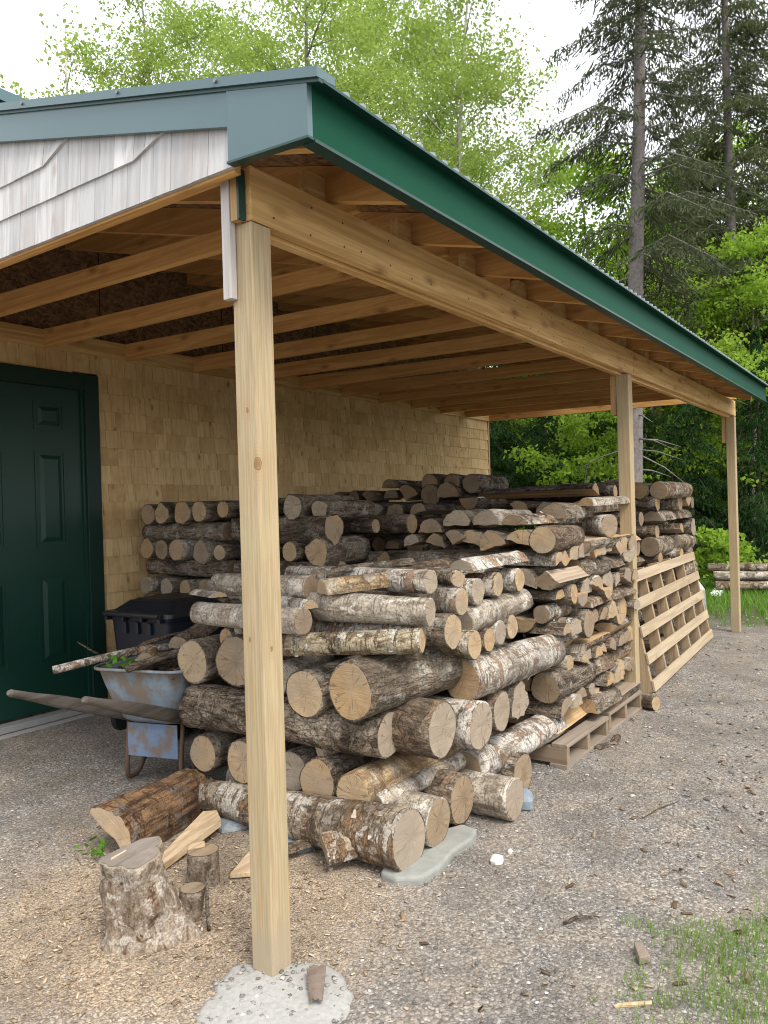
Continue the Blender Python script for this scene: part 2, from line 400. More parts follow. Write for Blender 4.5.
M['ribcap'] = plain('roof_rib_metal', (.20, .25, .25), .4, 0, .5, 5., .3, .05)  # paler than the roof sheet: the ribs' highlights are painted into the colour
M['door'] = plain('dark_green_door_paint', (.006, .038, .026), .42, 0, .4, 40., .1, .05)
M['door_trim'] = plain('dark_green_trim_paint', (.005, .026, .019), .5, 0, .35, 40., .1, .05)
M['sill'] = plain('aluminium_sill', (.42, .43, .42), .45, .4, .5, 20., .3, .1)
M['concrete'] = plain('pale_concrete', (.36, .355, .335), .95, 0, .1, 60., .5, .6, (.33, .32, .29), 14., .56)
M['slate'] = plain('blue_slate', (.22, .26, .30), .8, 0, .3, 14., .5, .5, (.33, .33, .31), 7., .6)
M['flatstone'] = plain('pale_green_flat_stone', (.285, .29, .265), .9, 0, .2, 18., .5, .6, (.24, .24, .21), 8., .58)
M['whitestone'] = plain('white_stone', (.66, .64, .60), .9, 0, .2, 18., .4, .5)
M['bin'] = plain('navy_bin_plastic', (.010, .013, .024), .42, 0, .45, 60., .2, .1)
M['bin_lid'] = plain('black_bin_lid_plastic', (.012, .014, .019), .38, 0, .45, 60., .3, .1, (.055, .055, .05), 9., .6)
M['barrow'] = plain('rusty_blue_paint', (.23, .29, .345), .65, 0, .3, 14., .6, .3, (.20, .155, .115), 9., .44)
M['barrow_plate'] = plain('blue_plate_paint', (.15, .21, .31), .6, 0, .3, 12., .4, .3, (.17, .125, .09), 14., .48)
M['rust'] = plain('rusty_steel', (.12, .075, .05), .7, .2, .35, 25., .6, .3)
M['rubber'] = plain('black_rubber', (.02, .02, .02), .85, 0, .2, 25., .3, .2)
M['leaf_green'] = leafmat('fresh_green_leaf', (.10, .26, .03), (.16, .34, .05))
M['bolt'] = plain('steel_screw', (.25, .25, .25), .4, .8)
M['white_pvc'] = plain('white_weathered_board', (.70, .71, .70), .6, 0, .3, 12., .2, .1)
M['boulder'] = plain('grey_boulder_stone', (.46, .45, .43), .95, 0, .15, 8., .6, .8)

def ground_mat():
    t = NT('driveway_ground'); v = t.coords(False)
    s = t.n('ShaderNodeSeparateXYZ'); t.l(v, s.inputs[0]); X, Y = s.outputs[0], s.outputs[1]
    warp = t.n('ShaderNodeTexNoise'); t.l(v, warp.inputs['Vector']); warp.inputs['Scale'].default_value = 40
    wv = t.n('ShaderNodeVectorMath', operation='SCALE'); t.l(warp.outputs['Color'], wv.inputs[0]); wv.inputs['Scale'].default_value = .02
    va = t.n('ShaderNodeVectorMath', operation='ADD'); t.l(v, va.inputs[0]); t.l(wv.outputs[0], va.inputs[1]); v2 = va.outputs[0]
    cellc = t.vor(v2, 100, 'F1', 'Color'); celld = t.vor(v2, 100, 'F1', 'Distance')
    c2c = t.vor(v2, 230, 'F1', 'Color'); c2d = t.vor(v2, 230, 'F1', 'Distance')
    sp = t.n('ShaderNodeSeparateColor'); t.l(cellc, sp.inputs[0]); sp2 = t.n('ShaderNodeSeparateColor'); t.l(c2c, sp2.inputs[0])
    big = t.noise(v, 1.1, 6, .6); mid = t.noise(v, 5, 6, .6)
    grav = t.ramp(sp.outputs[0], [(.0, (.10, .097, .095)), (.4, (.215, .205, .19)), (.75, (.33, .312, .29)), (1., (.56, .54, .51))])
    grav2 = t.ramp(sp2.outputs[0], [(.0, (.09, .087, .084)), (.5, (.215, .202, .185)), (1., (.42, .395, .36))])
    g = t.mix(t.ramp(sp.outputs[1], [(.45, 0.), (.55, 1.)]), grav, grav2)
    chip = t.ramp(sp2.outputs[0], [(.0, (.20, .14, .09)), (.5, (.44, .335, .225)), (1., (.62, .50, .36))])
    tan = t.ramp(sp.outputs[0], [(.0, (.15, .125, .10)), (.5, (.32, .27, .215)), (1., (.50, .44, .37))])
    # sawdust and chips round the chopping place, gravel on the drive, brown duff along its outer edge
    dx = t.math('SUBTRACT', X, .12); dy = t.math('SUBTRACT', Y, .62)
    d = t.math('SQRT', t.math('ADD', t.math('MULTIPLY', dx, dx), t.math('MULTIPLY', t.math('MULTIPLY', dy, dy), .9)))
    dd = t.math('ADD', d, t.math('MULTIPLY', t.math('SUBTRACT', big, .5), 1.5))
    dd = t.math('ADD', dd, t.math('MULTIPLY', t.math('SUBTRACT', mid, .5), .8))
    c = t.mix(t.ramp(mid, [(.40, .05), (.62, .8)]), g, tan)
    track = t.noise(t.mapped(v, (.5, 2.2, 1)), 1, 5, .6); c = t.mix(t.ramp(track, [(.46, 0.), (.64, .5)]), c, t.ramp(sp2.outputs[2], [(0., (.20, .165, .13)), (1., (.42, .36, .29))]))
    c = t.mix(t.ramp(dd, [(.45, .95), (1.05, 0.)]), c, chip)
    e = t.math('ADD', t.math('MULTIPLY', Y, -1.), t.math('MULTIPLY', t.math('SUBTRACT', big, .5), 1.6))
    duff = t.ramp(sp2.outputs[1], [(.0, (.11, .075, .045)), (.5, (.25, .18, .12)), (1., (.40, .31, .21))])
    c = t.mix(t.ramp(e, [(1.0, 0.), (1.7, .4)]), c, duff)
    fx = t.math('ADD', X, t.math('MULTIPLY', t.math('SUBTRACT', big, .5), 2.))
    soil = t.mix(mid, (.05, .08, .02), (.13, .12, .06))
    c = t.mix(t.ramp(t.math('DIVIDE', fx, 20.), [(.37, 0.), (.41, 1.)]), c, soil)
    c = t.mix(t.ramp(t.noise(v, 2.3, 7, .7), [(.40, .45), (.56, 0.)]), c, (.10, .09, .08))
    c = t.mix(t.ramp(celld, [(.35, 0.), (.8, .5)]), c, (.07, .062, .055))
    h = t.math('SUBTRACT', t.math('MULTIPLY', t.math('SUBTRACT', 1., celld), .8), t.math('MULTIPLY', c2d, .5))
    t.pbsdf(c, .95, t.bump(h, .8, .007), spec=.12); return t.mat
M['ground'] = ground_mat()

# ------------------------------------------------------------------ camera (solved from the photograph's vanishing lines)
F = 770.2165
yaw, pit, rol = RAD(35.1226), RAD(-.2168), RAD(-1.6324)
CAM = Vector((-1.682, -1.6421, 1.4177))
fw = Vector((math.cos(yaw), math.sin(yaw), 0)); rt = Vector((math.sin(yaw), -math.cos(yaw), 0)); up = Vector((0, 0, 1))
f2 = fw*math.cos(pit) + up*math.sin(pit); u2 = up*math.cos(pit) - fw*math.sin(pit)
r3 = rt*math.cos(rol) + u2*math.sin(rol); u3 = u2*math.cos(rol) - rt*math.sin(rol)
cam = bpy.data.cameras.new('camera'); co = bpy.data.objects.new('camera', cam); COL.objects.link(co)
co.matrix_world = Matrix(((r3.x, u3.x, -f2.x, CAM.x), (r3.y, u3.y, -f2.y, CAM.y), (r3.z, u3.z, -f2.z, CAM.z), (0, 0, 0, 1)))
cam.sensor_fit = 'VERTICAL'; cam.sensor_height = 24; cam.lens = 24*F/1024; cam.clip_end = 500; cam.clip_start = .02
SC.camera = co
def spot(px, d):
    """ground point seen in the direction of picture column px, d metres deep (used for the far trees only)"""
    r = fw + rt*((px-384)/F)
    return Vector((CAM.x + r.x*d, CAM.y + r.y*d, 0))

# ------------------------------------------------------------------ light
w = bpy.data.worlds.new('World'); SC.world = w; w.use_nodes = True
nt = w.node_tree; nt.nodes.clear()
sky = nt.nodes.new('ShaderNodeTexSky'); sky.sky_type = 'NISHITA'; sky.sun_disc = False
SUN_EL, SUN_AZ = RAD(54), RAD(205)      # azimuth measured from +Y clockwise
sky.sun_elevation = SUN_EL; sky.sun_rotation = SUN_AZ; sky.dust_density = 3; sky.air_density = 1
mx = nt.nodes.new('ShaderNodeMix'); mx.data_type = 'RGBA'; mx.inputs[0].default_value = .72
tcw = nt.nodes.new('ShaderNodeTexCoord'); nw = nt.nodes.new('ShaderNodeTexNoise'); nw.inputs['Scale'].default_value = 2.2; nw.inputs['Detail'].default_value = 5
rw = nt.nodes.new('ShaderNodeValToRGB'); rw.color_ramp.elements[0].color = (8.2, 8.5, 9.0, 1); rw.color_ramp.elements[1].color = (12.5, 12.6, 12.8, 1)
rw.color_ramp.elements[0].position = .3; rw.color_ramp.elements[1].position = .7
nt.links.new(tcw.outputs['Generated'], nw.inputs['Vector']); nt.links.new(nw.outputs['Fac'], rw.inputs[0])
nt.links.new(sky.outputs[0], mx.inputs[6]); nt.links.new(rw.outputs[0], mx.inputs[7])
bg = nt.nodes.new('ShaderNodeBackground'); bg.inputs[1].default_value = .11
ow = nt.nodes.new('ShaderNodeOutputWorld'); nt.links.new(mx.outputs[2], bg.inputs[0]); nt.links.new(bg.outputs[0], ow.inputs[0])
sl = bpy.data.lights.new('sun', 'SUN'); sl.energy = 2.1; sl.angle = RAD(24); sl.color = (1, .95, .87)
so = bpy.data.objects.new('sun', sl); COL.objects.link(so)
sd = Vector((math.sin(SUN_AZ)*math.cos(SUN_EL), math.cos(SUN_AZ)*math.cos(SUN_EL), math.sin(SUN_EL)))
so.rotation_euler = sd.to_track_quat('Z', 'Y').to_euler(); so.location = (0, -5, 12)
SC.view_settings.view_transform = 'Standard'; SC.view_settings.look = 'None'; SC.view_settings.gamma = 1
SC.view_settings.exposure = .92
SC.render.engine = 'CYCLES'; SC.cycles.filter_width = 1.05; SC.cycles.max_bounces = 8; SC.cycles.diffuse_bounces = 5; SC.cycles.transparent_max_bounces = 8

# ------------------------------------------------------------------ ground
def gz(x, y):
    far = max(0., min(1., (math.hypot(x-3, y-1) - 5)/10))
    return .05*max(0., min(1., (y-1.2)/2)) + far*(.25*noise.noise((x*.12, y*.12, 0))) + .012*noise.noise((x*1.1, y*1.1, 3))*(1 if y < -.2 or x < .6 else .2)
g = MB()
xs = [-70, -40, -25, -15, -9, -6] + [-4+.25*i for i in range(73)] + [15, 17, 20, 24, 30, 40, 55, 75, 100, 130]
ys = [-70, -45, -28, -17, -10, -7] + [-5+.25*i for i in range(45)] + [7, 8.5, 11, 15, 20, 28, 40, 60, 90, 130]
for x in xs:
    for y in ys: g.v.append((x, y, gz(x, y)))
for i in range(len(xs)-1):
    for j in range(len(ys)-1):
        a = i*len(ys)+j; g.f.append((a, a+len(ys), a+len(ys)+1, a+1)); g.m.append(0)
tag(g.build('ground', M['ground'], smooth=True), kind='structure')

# ------------------------------------------------------------------ garage with lean-to
YW, XW1 = 3.31, 7.9
SL, YE, ZE = .2621, -.324, 2.553            # roof slope, eave line, top of fascia at the eave
def zr(y): return ZE + SL*(y-YE)
def xend(y): return 7.03 + (y-YE)*.24        # far edge of the lean-to roof
shed = empty('garage', (0, 0, 0))
tag(shed, 'cedar shingled garage with dark green door and open lean-to roof on wooden posts', 'garage')

# walls
wl = MB(); wl.box((-.02, YW+.05, 0), (XW1, YW+.14, 4.0)); wl.box((-.02, YW+.141, 0), (.12, 9, 4.0)); wl.box((XW1-.14, YW+.141, 0), (XW1, 9, 4.0)); wl.box((.121, 8.86, 0), (XW1-.141, 9, 4.0))
wl.build('wall', M['osb'], shed)
rng = random.Random(5)
def shingle_wall(p, udir, ulen, z0, z1, nrm, holes, name, mat, exp=.1335, zoff=0.):
    mb = MB(); mb.tint = []
    p = Vector(p); u = Vector(udir); nn = Vector(nrm); z = z0 + zoff
    while z < z1:
        x = -rng.random()*.1
        while x < ulen:
            wd = rng.choice((.07, .09, .11, .13, .15, .17, .19))*rng.uniform(.9, 1.1)
            a, b = max(0, x), min(ulen, x+wd-.003); top = min(z1, z+exp+.05); bz = z + rng.uniform(-.004, .003)
            for h in holes:
                if top > h[2]+.02 and bz < h[3]-.02:
                    if a < h[0] < b: b = h[0]
                    elif a < h[1] < b: a = h[1]
                    elif a >= h[0] and b <= h[1]:
                        if top > h[3]+.01: bz = h[3]
                        else: b = a
            if b > a+.004:
                o0, o1 = .017+rng.uniform(-.002, .003), .004
                q = [p+u*a, p+u*b, p+u*b+nn*o0, p+u*a+nn*o0]; q2 = [p+u*a, p+u*b, p+u*b+nn*o1, p+u*a+nn*o1]
                mb.hexa([(c.x, c.y, bz) for c in q] + [(c.x, c.y, top) for c in q2]); mb.tint += [rng.random()]*6
            x += wd
        z += exp
    return mb.build(name, mat, shed)
DX0, DX1, DZ1 = .55, 1.738, 2.447           # outer edge of the door casing
shingle_wall((0, YW-.001, 0), (1, 0, 0), XW1, .08, 2.60, (0, -1, 0), [(DX0, DX1, 0, DZ1)], 'shingle_siding', M['cedar'], zoff=-.02)
shingle_wall((XW1+.001, YW, 0), (0, 1, 0), 5.6, .08, 3.9, (1, 0, 0), [], 'shingle_siding', M['cedar'])
shingle_wall((-.021, YW+.01, 0), (0, 1, 0), 5.6, .08, 3.9, (-1, 0, 0), [], 'shingle_siding', M['cedar'])
# corner board strip at far end
MB().box((XW1-.015, YW-.022, .05), (XW1+.022, YW-.002, 2.6)).build('corner_board', M['board_z'], shed)
# concrete slab edge at the wall foot
MB().box((-.02, YW-.03, -.1), (XW1, YW+.2, .062)).build('foundation', M['concrete'], shed)

# door
door = MB(); sx0, sx1, sz0, sz1 = .67, 1.60, .10, 2.33; yd = YW+.005
door.box((sx0, yd, sz0), (sx1, yd+.03, sz1))
do = door.build('door', M['door'], shed)
def panel(x0, x1, z0, z1):
    p = MB(); y = yd
    # raised panel: sunken groove round a bevelled field
    p.box((x0, y-.006, z0), (x1, y-.0005, z0+.016)); p.box((x0, y-.006, z1-.016), (x1, y-.0005, z1))
    p.box((x0, y-.006, z0+.0165), (x0+.016, y-.0005, z1-.0165)); p.box((x1-.016, y-.006, z0+.0165), (x1, y-.0005, z1-.0165))
    a, b = .034, .062
    p.hexa([(x0+a, y-.0008, z0+a), (x1-a, y-.0008, z0+a), (x1-a, y-.0008, z1-a), (x0+a, y-.0008, z1-a),
            (x0+b, y-.011, z0+b), (x1-b, y-.011, z0+b), (x1-b, y-.011, z1-b), (x0+b, y-.011, z1-b)])
    p.build('panel', M['door'], do)
for (xa, xb) in ((.80, 1.03), (1.245, 1.475)):
    panel(xa, xb, 2.03, 2.225); panel(xa, xb, 1.225, 1.89); panel(xa, xb, .42, 1.035)
hn = MB(); hn.tube([(.735, yd-.05, 1.08), (.735, yd, 1.08)], .012, 10); hn.tube([(.735, yd-.075, 1.08), (.735, yd-.065, 1.08), (.735, yd-.045, 1.08), (.735, yd-.04, 1.08)], [.012, .027, .027, .012], 14)
hn.build('handle', M['sill'], do, smooth=True)
tr = MB(); yt0 = YW-.032
tr.box((DX1-.115, yt0, .06), (DX1, YW-.002, DZ1)); tr.box((DX0, yt0, .06), (DX0+.115, YW-.002, DZ1)); tr.box((DX0+.1155, yt0, DZ1-.115), (DX1-.1155, YW-.002, DZ1))
tr.build('door_trim', M['door_trim'], shed, bevel=.003)
jm = MB(); jm.box((sx1+.002, YW-.012, .1), (DX1-.1165, yd+.02, 2.332)); jm.box((DX0+.1165, YW-.012, .1), (sx0-.002, yd+.02, 2.332)); jm.box((sx0, YW-.012, sz1+.0015), (sx1, yd+.02, sz1+.02))
jm.build('door_jamb', M['door'], shed)
st = MB(); st.box((DX0+.1, YW-.13, .055), (DX1-.02, YW-.035, .098)); st.build('door_sill', M['sill'], shed, bevel=.004)
MB().box((DX0-.1, YW-.2, -.05), (DX1+.05, YW-.036, .05)).build('door_step', M['concrete'], shed, bevel=.006)

# posts, each with its cleat
for i, px in enumerate((0, 3.5906, 7.1517)):
    s = .0857
    p = MB(); p.box((px, 0, .0), (px+s, s, 2.297))
    po = p.build('post', M['post_knotty'] if i == 0 else M['post'], shed, bevel=.004)
    if i: MB().box((px+.004, s+.002, 2.02), (px+.044, s+.04, 2.44)).build('cleat', M['board_z'], po)
# beam: two planks side by side, the inner one a little lower
bm = MB(); bm.box((0.002, 0.0, 2.30), (3.72, .040, 2.466)); bm.box((3.724, .0, 2.302), (7.2374, .040, 2.464)); bm.box((.004, .044, 2.287), (4.6, .084, 2.462)); bm.box((4.604, .044, 2.288), (7.235, .084, 2.461))
bo = bm.build('beam', M['beam'], shed, bevel=.003)
sc0 = None
for k in range(46):
    x = .12+k*.155
    for z in (2.335, 2.43):
        if rng.random() < .6:
            px_, pz_ = x+rng.uniform(-.03, .03), z+rng.uniform(-.012, .012)
            if sc0 is None:
                s_ = MB(); s_.tube([(0, -.0015, 0), (0, .003, 0)], .0038, 7); so_ = s_.build('screw', M['rust'], bo); sc0 = so_
            else:
                so_ = sc0.copy(); COL.objects.link(so_); so_.parent = bo
            so_.location = (px_, 0, pz_)
# weathered end board and metal strip on the beam's end
MB().box((-.028, .062, 2.069), (-.003, .098, 2.472)).build('end_board', M['old_board'], shed, bevel=.002)
MB().box((-.026, .030, 2.30), (-.003, .058, 2.44)).build('end_block', M['board_z'], shed)
MB().box((-.03, .018, 2.30), (-.003, .027, 2.45)).build('drip_strip', M['green_dark'], shed)

# joists, rafters, ledger
for k in range(13):
    x = .658*k if k else -.055
    ob = MB(); h = .125; x1 = x+.038
    xb = x if k < 12 else 7.75
    ya, za = .09, 2.548 if k else 2.425
    yb, zb = YW-.04, 2.592
    if k == 0: zb = 2.425; yb = YW-.002
    ob.hexa([(xb, ya, za), (xb+.038, ya, za), (x1, yb, zb), (x, yb, zb), (xb, ya, min(za+h, zr(ya)-.035)), (xb+.038, ya, min(za+h, zr(ya)-.035)), (x1, yb, zb+h), (x, yb, zb+h)])
    ob.build('joist', M['joist'], shed, bevel=.002)
rx = [-.05] + [.42+.55*i for i in range(13)]
for k, x in enumerate(rx):
    if k == 0: x0 = -.05
    else: x0 = x
    if x0 > 7.5: break
    y0, y1 = YE+.02, YW-.004
    if x0 > 6.95: y0 = YE + (x0-7.0)/.24 + .05
    if k == 0: y0 = YE+.03
    hh = .15
    r_ = MB(); r_.hexa([(x0, y0, zr(y0)-.03-hh*.8), (x0+.038, y0, zr(y0)-.03-hh*.8), (x0+.038, y1, zr(y1)-.03-hh), (x0, y1, zr(y1)-.03-hh),
                        (x0, y0, zr(y0)-.03), (x0+.038, y0, zr(y0)-.03), (x0+.038, y1, zr(y1)-.03), (x0, y1, zr(y1)-.03)])
    r_.build('rafter', M['joist'], shed)
# short blocks standing on the beam beside each rafter
for k in range(13):
    x = .42+.55*k
    if x < 7.0: MB().box((x-.10, .046, 2.4665), (x-.002, .083, 2.575)).build('block', M['beam'], shed)
MB().box((.0, YW-.039, 2.592), (XW1-.003, YW-.019, 2.715)).build('ledger', M['beam'], shed)
# strand-board wall above the ledger is the wall itself; seams
sm = MB()
for x in np.arange(.6, 7.6, 1.22): sm.box((x, YW+.046, 2.60), (x+.006, YW+.049, 3.4))
sm.build('board_seam', M['rubber'], shed)
# sheathing and roof metal
def slab(y0, y1, zo0, zo1, x0=-.09, xo=0.):
    return [(x0, y0, zr(y0)+zo0), (xend(y0)+xo, y0, zr(y0)+zo0), (xend(y1)+xo, y1, zr(y1)+zo0), (x0, y1, zr(y1)+zo0),
            (x0, y0, zr(y0)+zo1), (xend(y0)+xo, y0, zr(y0)+zo1), (xend(y1)+xo, y1, zr(y1)+zo1), (x0, y1, zr(y1)+zo1)]
MB().hexa(slab(YE+.004, YW-.003, -.028, -.012)).build('roof_sheathing', M['osb'], shed)
rm = MB(); rm.hexa(slab(YE-.035, YW-.003, .002, .010, -.105, .02))
ro = rm.build('metal_roof', M['roofmetal'], shed)
rb = MB(); k = 0
x = .02
while x < 7.0:
    y0, y1 = YE-.04, YW-.01
    rb.hexa([(x-.011, y0, zr(y0)+.0105), (x+.011, y0, zr(y0)+.0105), (x+.011, y1, zr(y1)+.0105), (x-.011, y1, zr(y1)+.0105),
             (x-.005, y0, zr(y0)+.026), (x+.005, y0, zr(y0)+.026), (x+.005, y1, zr(y1)+.026), (x-.005, y1, zr(y1)+.026)])
    x += .0762
rb.build('roof_rib', M['ribcap'], ro)
# eave fascia (long) with a small hem, and its shadow drip edge
fa = MB()
fa.hexa([(-.094, YE-.006, 2.408), (7.03, YE-.006, 2.406), (7.03, YE, 2.406), (-.094, YE, 2.408), (-.094, YE-.006, ZE), (7.03, YE-.006, ZE-.002), (7.03, YE, ZE-.002), (-.094, YE, ZE)])
fa.build('fascia', M['green'], shed)
hm = MB(); hm.box((-.094, YE-.013, 2.398), (7.03, YE+.03, 2.4075)); hm.hexa([(-.1, YE-.05, ZE-.012), (7.035, YE-.05, ZE-.012), (7.035, YE+.02, ZE+.003), (-.1, YE+.02, ZE+.003),
     (-.1, YE-.05, ZE-.004), (7.035, YE-.05, ZE-.004), (7.035, YE+.02, ZE+.0035), (-.1, YE+.02, ZE+.0035)])
hm.build('drip_edge', M['green_dark'], shed)
# gable fascia, corner return and top trim
gf = MB(); X0 = -.112
def gq(y0, y1, zb0, zb1, zt0, zt1, xa, xb): gf.hexa([(xa, y0, zb0), (xb, y0, zb0), (xb, y1, zb1), (xa, y1, zb1), (xa, y0, zt0), (xb, y0, zt0), (xb, y1, zt1), (xa, y1, zt1)])
gq(-.030, YW-.003, zr(-.03)-.104, zr(YW)-.104, zr(-.03), zr(YW), X0, -.098)
gq(YE-.006, -.0305, 2.409, 2.424, ZE, zr(-.0305), X0-.004, -.0955)
gf.build('gable_fascia', M['bluegrey'], shed)  # same green metal as the eave, with the sky's blue painted in
gt = MB()
for (y0, y1) in ((YE-.05, YW-.003),):
    a = zr(y0); b = zr(y1)
    gt.hexa([(X0-.014, y0, a+.006), (-.05, y0, a+.0115), (-.05, y1, b+.0115), (X0-.014, y1, b+.006), (X0-.014, y0, a+.034), (-.05, y0, a+.034), (-.05, y1, b+.034), (X0-.014, y1, b+.034)])
gt.build('gable_trim', M['bluegrey'], shed)
gh = MB(); y0, y1 = YE-.05, YW-.003
gh.hexa([(X0-.006, y0, zr(y0)-.004), (X0+.01, y0, zr(y0)-.004), (X0+.01, y1, zr(y1)-.004), (X0-.006, y1, zr(y1)-.004), (X0-.006, y0, zr(y0)+.0058), (X0+.01, y0, zr(y0)+.0058), (X0+.01, y1, zr(y1)+.0058), (X0-.006, y1, zr(y1)+.0058)])
gh.hexa([(X0-.008, YE-.01, 2.402), (-.09, YE-.01, 2.402), (-.09, -.028, 2.417), (X0-.008, -.028, 2.417), (X0-.008, YE-.01, 2.4085), (-.09, YE-.01, 2.4085), (-.09, -.028, 2.4235), (X0-.008, -.028, 2.4235)])
gh.build('drip_edge', M['green_dark'], shed)
bt = MB()
for y in (.0, .45, 1.0, 1.6, 2.3): bt.tube([(X0-.02, y, zr(y)+.022), (X0-.012, y, zr(y)+.022)], .006, 8)
bt.build('bolt', M['bolt'], shed)
# gable shingles in courses; each course stops against the fascia in a raked end
gs = MB(); gs.tint = []
def zf(y): return zr(y)-.098
for k in range(6):
    zk = 2.418 + .1335*k if k else 2.418
    zk = [2.418, 2.560, 2.685, 2.812, 2.94, 3.07][k]
    ys_ = [-.030, .27, .78, 1.26, 1.75, 2.25][k]
    y = ys_
    while y < YW-.01:
        wd = rng.uniform(.06, .125); y2 = min(y+wd, YW-.008)
        if k and y < ys_+.149 < y2+.03: y2 = ys_+.15
        za = zk; zb = zk
        if k:
            def bend(yy): return zk + max(0, 1-(yy-ys_)/.15)*(zf(ys_)-zk+.0)
            za, zb = bend(y), bend(y2)
        ta, tb = min(zf(y)+.012, zk+.2), min(zf(y2)+.012, zk+.2)
        if tb > zb+.004:
            xo = -.0965; xi = -.0865; t0 = rng.uniform(0, .003)
            gs.hexa([(xo-t0, y+.001, za), (-.082, y+.001, za), (-.082, y2-.001, zb), (xo-t0, y2-.001, zb), (xi, y+.001, ta), (-.082, y+.001, ta), (-.082, y2-.001, tb), (xi, y2-.001, tb)])
            gs.tint += [rng.random()]*6
        y = y2
gs.build('gable_shingles', M['grey_shingle'], shed)
MB().hexa([(-.081, -.02, 2.409), (-.057, -.02, 2.409), (-.057, YW-.003, 2.409), (-.081, YW-.003, 2.409), (-.081, -.02, zr(-.02)-.03), (-.057, -.02, zr(-.02)-.03), (-.057, YW-.003, zr(YW)-.03), (-.081, YW-.003, zr(YW)-.03)]).build('gable_board', M['joist'], shed)
# main roof above
mr = MB()
for s_, (ya, za, yb, zb) in enumerate(((2.88, 3.96, 6.2, 5.6), (9.3, 4.05, 6.205, 5.6))):
    mr.hexa([(-.35, ya, za), (8.2, ya, za), (8.2, yb, zb), (-.35, yb, zb), (-.35, ya, za+.07), (8.2, ya, za+.07), (8.2, yb, zb+.07), (-.35, yb, zb+.07)])
mr.build('main_roof', M['bluegrey'], shed)
ge = MB(); ge.add([(-.02, YW, 4.0), (-.02, 9, 4.0), (-.02, 6.2, 5.55), (.1, YW, 4.0), (.1, 9, 4.0), (.1, 6.2, 5.55)], [(0, 2, 1), (3, 4, 5), (0, 3, 5, 2), (1, 2, 5, 4), (0, 1, 4, 3)])
ge.build('gable_wall', M['board_z'], shed); ge = MB()
ge.add([(XW1, YW, 4.0), (XW1, 9, 4.0), (XW1, 6.2, 5.55), (XW1-.1, YW, 4.0), (XW1-.1, 9, 4.0), (XW1-.1, 6.2, 5.55)], [(0, 1, 2), (3, 5, 4), (0, 2, 5, 3), (1, 4, 5, 2), (0, 3, 4, 1)])
ge.build('gable_wall', M['board_z'], shed)
# ------------------------------------------------------------------ logs
M['curl'] = plain('birch_bark_curl', (.52, .44, .35), .85, 0, .1, 30., .7, .4, (.30, .19, .11), 12., .56)
def sect(shape, n, sd):
    """cross-section points (y, z, is_bark) round the piece, radius 1"""
    P = []
    if shape == 'round':
        for k in range(n):
            t = 2*math.pi*k/n; P.append((math.cos(t), math.sin(t), True))
    elif shape in ('half', 'slab', 'third'):
        lo = {'half': -.04, 'slab': .42, 'third': .22}[shape]
        t0 = math.asin(lo); m = max(6, n*2//3)
        for k in range(m+1):
            t = t0 + (math.pi-2*t0)*k/m; P.append((math.cos(t), math.sin(t)-lo*.6, k < m))
        xa = P[-1][0]; za = P[-1][1]; xb = P[0][0]
        for k in range(1, 5): P.append((xa+(xb-xa)*k/5, za+.05*math.sin(k*2.1+sd), False))
    elif shape == 'quarter':
        m = n//2; t0 = RAD(42)
        for k in range(m+1):
            t = t0 + RAD(96)*k/m; P.append((math.cos(t)*1.15, math.sin(t)*1.3-.55, k < m))
        for k in range(1, 4): P.append((P[m][0]*(1-k/4)+.02*math.sin(k+sd), P[m][1]*(1-k/4)-.42*k/4, False))
        P.append((0, -.42, False))
        for k in range(1, 4): P.append((P[0][0]*k/4, -.42*(1-k/4)+P[0][1]*k/4+.02*math.sin(k*1.7+sd), False))
    elif shape == 'lobed':
        for k in range(n):
            t = 2*math.pi*k/n; q = 1+.07*math.cos(3*t+sd)+.05*math.cos(5*t+2*sd)+.03*math.cos(9*t+3*sd); P.append((math.cos(t)*q, math.sin(t)*q, True))
    return P

